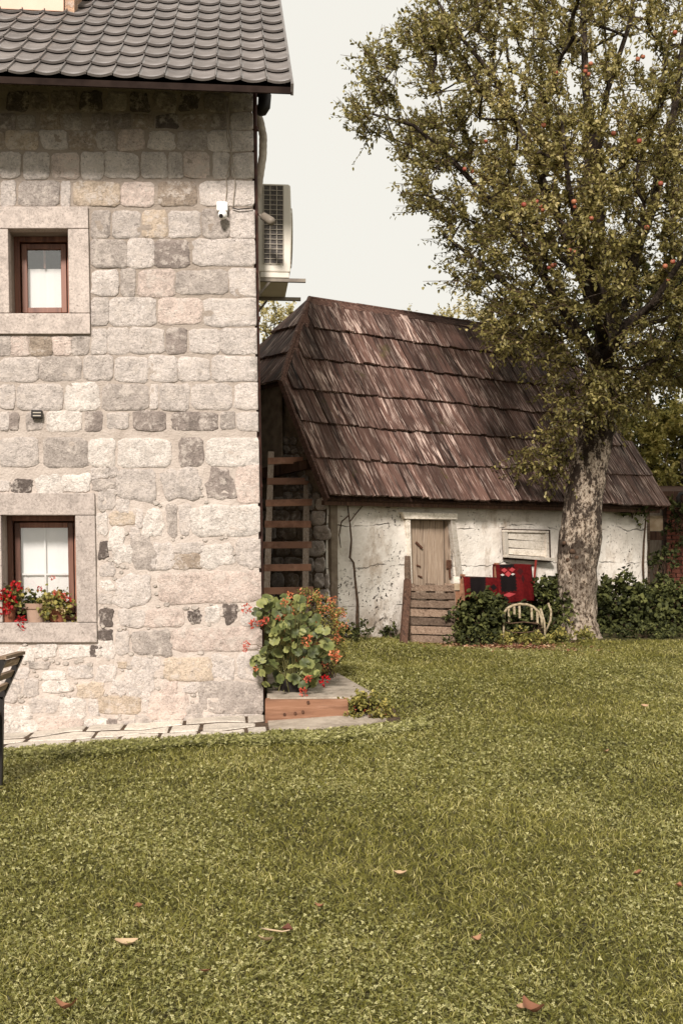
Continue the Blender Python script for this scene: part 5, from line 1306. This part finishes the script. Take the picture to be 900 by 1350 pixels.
MB().hexa([OB(845, 648, -.4), OB(1030, 646, -.4), OB(1030, 660, -.4), OB(845, 662, -.4)], [OB(845, 640, 2.2), OB(1030, 640, 2.2), OB(1030, 650, 2.2), OB(845, 650, 2.2)]).build('roof', M['darkwood'], ob)
obox(855, 667, 878, 810, 1.6, .1, 'back_wall', 'dark'); obox(878, 667, 1010, 815, .06, 1.6, 'wall_core', 'greyrender')
bm_ = MB(); y = 668; r_ = 0
while y < 812:
    x = 878.5-(r_ % 2)*6
    while x < 1008:
        x0 = max(x, 878.3); x1 = x+12
        if x1-x0 > 2: q = [OB(x0, y, random.uniform(0, .012)), OB(x1-.9, y, .005), OB(x1-.9, y+4.6, .005), OB(x0, y+4.6, .005)]; bm_.hexa(q, [p+Vector((0, .07, 0)) for p in q])
        x += 12.6
    y += 5.5; r_ += 1
bo = bm_.build('bricks', M['brick'], ob); bo['kind'] = 'stuff'
cu = tag(MB().tube([OB(894, 668, -.6), OB(893, 656, -.6), OB(896, 651, -.6), OB(906, 650, -.6), OB(915, 655, -.6)], .035, 8).build('roof_pipe', M['black'], smooth=True), 'black bent pipe above the roof of the brick outbuilding', 'pipe')

# ================================================================== LAWN
np.random.seed(2); random.seed(2)
def keep_mask(X, Y):
    """where grass grows: not on the path, step, house, shed or the leaf litter at the door"""
    dx = X-FC.x; dy = Y-FC.y; u = dx*UF.x+dy*UF.y; o_ = dx*NF.x+dy*NF.y
    wob = .03*np.sin(u*7)+.02*np.sin(u*17+1)
    onpath = (o_ < .985+wob) & (o_ > -8) & (u < .02)
    onpath |= (u >= .02) & (u < .99) & (o_ < .86-.45*np.clip(u-.42, 0, 1)+wob) & (o_ > 0)
    sx1 = np.interp(Y, [9.28, 11.2], [.33, -.12])
    onpath |= (X > -.75) & (X < sx1) & (Y > 9.2) & (Y < 11.1)
    wdx = X-WC.x; wdy = Y-WC.y; l = wdx*U.x+wdy*U.y; n_ = wdx*N.x+wdy*N.y
    inshed = (n_ < .05) & (l > 0) & (l < 6.7)
    litter = ((l-(DL0+DL1)/2-.25)/.62)**2+((n_-.95)/1.0)**2 < np.random.uniform(.55, 1.2, X.shape)
    return ~(onpath | inshed | litter)
def sampleXY(n, y0, y1, pw, side=1.15, ex=1.3):
    t = np.random.rand(n); Y = ((y0**pw)*(1-t)+(y1**pw)*t)**(1/pw); hw = .3*Y*side+ex
    X = np.random.uniform(-1, 1, n)*hw; k = keep_mask(X, Y); return X[k], Y[k]
def blades(name, X, Y, h, w, mat, lab=None, tb=0, parent=None):
    n = len(X); Z = gz(X, Y)+.012*np.sin(X*1.7+1)*np.sin(Y*1.3)-.004
    h = h*np.random.uniform(.55, 1.35, n); w = w*np.random.uniform(.7, 1.3, n)
    a = np.random.uniform(0, 6.283, n); s = np.stack([np.cos(a), np.sin(a), np.zeros(n)], 1)
    b = np.random.uniform(0, 6.283, n); ln = np.random.uniform(.1, 1.1, n); d = np.stack([np.cos(b)*ln, np.sin(b)*ln, np.ones(n)], 1)
    p = np.stack([X, Y, Z], 1); m = p+d*(h*.5)[:, None]; tdir = d.copy(); tdir[:, :2] *= 1.9; tdir[:, 2] *= .8; t = p+tdir*h[:, None]
    v = np.stack([p-s*w[:, None]/2, p+s*w[:, None]/2, m+s*w[:, None]*.42, m-s*w[:, None]*.42, t], 1).reshape(-1, 3)
    k = np.arange(n)[:, None]*5
    f = np.concatenate([k+np.array([0, 1, 2]), k+np.array([0, 2, 3]), k+np.array([3, 2, 4])])
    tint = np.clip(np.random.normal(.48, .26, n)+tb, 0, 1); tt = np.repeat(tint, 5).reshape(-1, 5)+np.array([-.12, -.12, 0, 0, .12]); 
    return v, f, np.clip(tt, 0, 1).ravel()
X, Y = sampleXY(560000, 2.7, 15.5, .55)
sc_ = np.sqrt(np.clip(Y/4.5, .8, 4))
v, f, t = blades('g', X, Y, .036*sc_**.3, .0038*sc_**.9, None)
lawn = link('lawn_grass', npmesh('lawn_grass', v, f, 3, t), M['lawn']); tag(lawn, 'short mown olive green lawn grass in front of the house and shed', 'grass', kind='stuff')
def clovers(n0, y0, y1, pw, size, hgt, mask=None, tb=0):
    X, Y = sampleXY(n0, y0, y1, pw)
    if mask is not None: k = mask(X, Y); X, Y = X[k], Y[k]
    n = len(X); sc = np.clip(Y/4.5, .8, 4)**.4; r = size*sc*np.random.uniform(.6, 1.3, n); Z = gz(X, Y)+.012*np.sin(X*1.7+1)*np.sin(Y*1.3)+hgt*np.random.uniform(.35, 1.2, n)
    c = np.stack([X, Y, Z], 1); nm = unit(np.random.normal(0, .42, (n, 3))+np.array([0, -.15, 1])); a0 = np.random.uniform(0, 6.28, n)
    ref = unit(np.cross(nm, np.array([.3, .9, .1]))); o = np.cross(nm, ref); V = []; 
    for k in range(3):
        a = a0+k*2.094; d = ref*np.cos(a)[:, None]+o*np.sin(a)[:, None]; s = np.cross(nm, d); R_ = r[:, None]
        V.append(np.stack([c, c+d*R_*.62+s*R_*.48+nm*R_*.12, c+d*R_, c+d*R_*.62-s*R_*.48+nm*R_*.12], 1))
    V = np.stack(V, 1).reshape(-1, 3); f = np.arange(len(V)).reshape(-1, 4)
    tint = np.repeat(np.clip(np.random.normal(.55, .22, n)+tb, 0, 1), 12); return V, f, tint
def patchy(X, Y):
    v_ = np.sin(X*2.1+Y*.7)+np.sin(X*1.1-Y*1.9+2)+np.sin(X*4.7+Y*3.1)*.6+np.random.normal(0, 1.0, X.shape); return v_ > -.2
v, f, t = clovers(270000, 2.7, 14.5, .5, .0068, .033, patchy)
o = link('lawn_clover', npmesh('lawn_clover', v, f, 4, t), M['clover']); tag(o, 'small clover leaves scattered through the mown lawn', 'clover', kind='stuff')
def border(X, Y):
    dx = X-FC.x; dy = Y-FC.y; u = dx*UF.x+dy*UF.y; o_ = dx*NF.x+dy*NF.y; e = np.where(u < .03, 1.01, .87)+np.where(u < .4, 0, -.45*np.clip(u-.42, 0, 1))
    return (o_ > e-.02) & (o_ < e+.42+.1*np.sin(u*4)) & (u < 1.3)
v, f, t = clovers(200000, 7.6, 9.7, 1, .010, .045, border, -.03)
o = link('border_clover', npmesh('border_clover', v, f, 4, t), M['clover']); tag(o, 'taller darker clover growing along the front edge of the stone path', 'clover', kind='stuff')
# litter at the door
lt = []
c0 = WQ((DL0+DL1)/2+.05, 0, .55)
n = 2400; a = np.random.normal(0, .32, n); b = np.random.normal(.45, .5, n); a = a+.2; X = c0.x+U.x*a+N.x*b; Y = c0.y+U.y*a+N.y*b; k = ((X-WC.x)*N.x+(Y-WC.y)*N.y) > .04; X, Y = X[k], Y[k]; n = len(X)
leaf_obj('leaf_litter', np.stack([X, Y, gz(X, Y)+.012*np.sin(X*1.7+1)*np.sin(Y*1.3)+np.random.uniform(.005, .03, n)], 1), rnd_dirs(n, 0, .2), unit(rnd_dirs(n)*.35+np.array([0, 0, 1])), .05, .035, M['fallen'], None, kind='stuff')
tag(bpy.data.objects['leaf_litter'], 'dry brown leaf litter on the bare ground at the pallet foot', 'leaf litter')
# single fallen leaves
FL = [(86, 1332, .075, .5, 'curled orange leaf lying nearest the lower left corner of the lawn'), (702, 1336, .085, .25, 'large dark orange leaf at the bottom of the lawn below the trunk'), (686, 1331, .04, .7, 'small tan leaf touching the large dark orange leaf'),
 (841, 1153, .055, .5, 'orange leaf standing upright in the grass far right of the lawn'), (167, 1247, .085, 1., 'long pale straw coloured leaf in the lower left grass'), (183, 1197, .05, .3, 'small reddish leaf above the long pale straw leaf'),
 (271, 1283, .045, .4, 'small brown orange leaf right of the long pale leaf'), (421, 1197, .04, .4, 'tiny red leaf in the centre of the lawn'), (527, 1154, .06, .9, 'pale tan leaf right of the lawn centre'),
 (627, 1241, .045, .6, 'small pinkish leaf in the lower middle of the lawn'), (378, 1229, .06, .0, 'dark curled leaf at the end of a fallen twig'), (350, 1242, .06, .95, 'crumpled beige leaf just below the fallen twig'), (849, 932, .07, .8, 'tan leaf far up the lawn near the dark hedge'), (894, 1170, .04, .5, 'small orange leaf at the right edge of the lawn'), (798, 992, .045, .7, 'small tan leaf on the upper right lawn')]
for x, y, s, tv, lb in FL:
    p = onground(x, y, .03); n = 7; V = []; Fc = []
    ang = random.uniform(0, 3.1); cu_ = random.uniform(.4, .9)
    for i in range(n):
        t_ = i/(n-1); wd_ = s*.36*math.sin(math.pi*(t_*.9+.06)); xx = (t_-.5)*s
        for q in (-1, -.5, 0, .5, 1): V.append(Vector((xx, q*wd_, s*cu_*((t_-.5)**2)*2+abs(q)*wd_*.5+random.uniform(-.002, .002))))
    for i in range(n-1):
        for q in range(4): a = i*5+q; Fc.append((a, a+1, a+6, a+5))
    R3 = Matrix.Rotation(ang, 3, 'Z')@Matrix.Rotation(random.uniform(-.4, .4), 3, 'X')
    o = MB().add([R3@v_+p+UP*.004 for v_ in V], Fc).build('fallen_leaf', M['fallen'], smooth=True)
    at = o.data.attributes.new('tint', 'FLOAT', 'POINT'); at.data.foreach_set('value', [tv]*len(V)); tag(o, lb, 'leaf', 'leaves fallen on the lawn')
tag(MB().tube([onground(345, 1224, .035), onground(358, 1226, .045), onground(372, 1228, .04), onground(382, 1226, .05)], [.003, .0035, .003, .002], 6).build('fallen_twig', M['steelrail'], smooth=True), 'thin tan twig lying in the grass left of the lawn centre', 'twig')
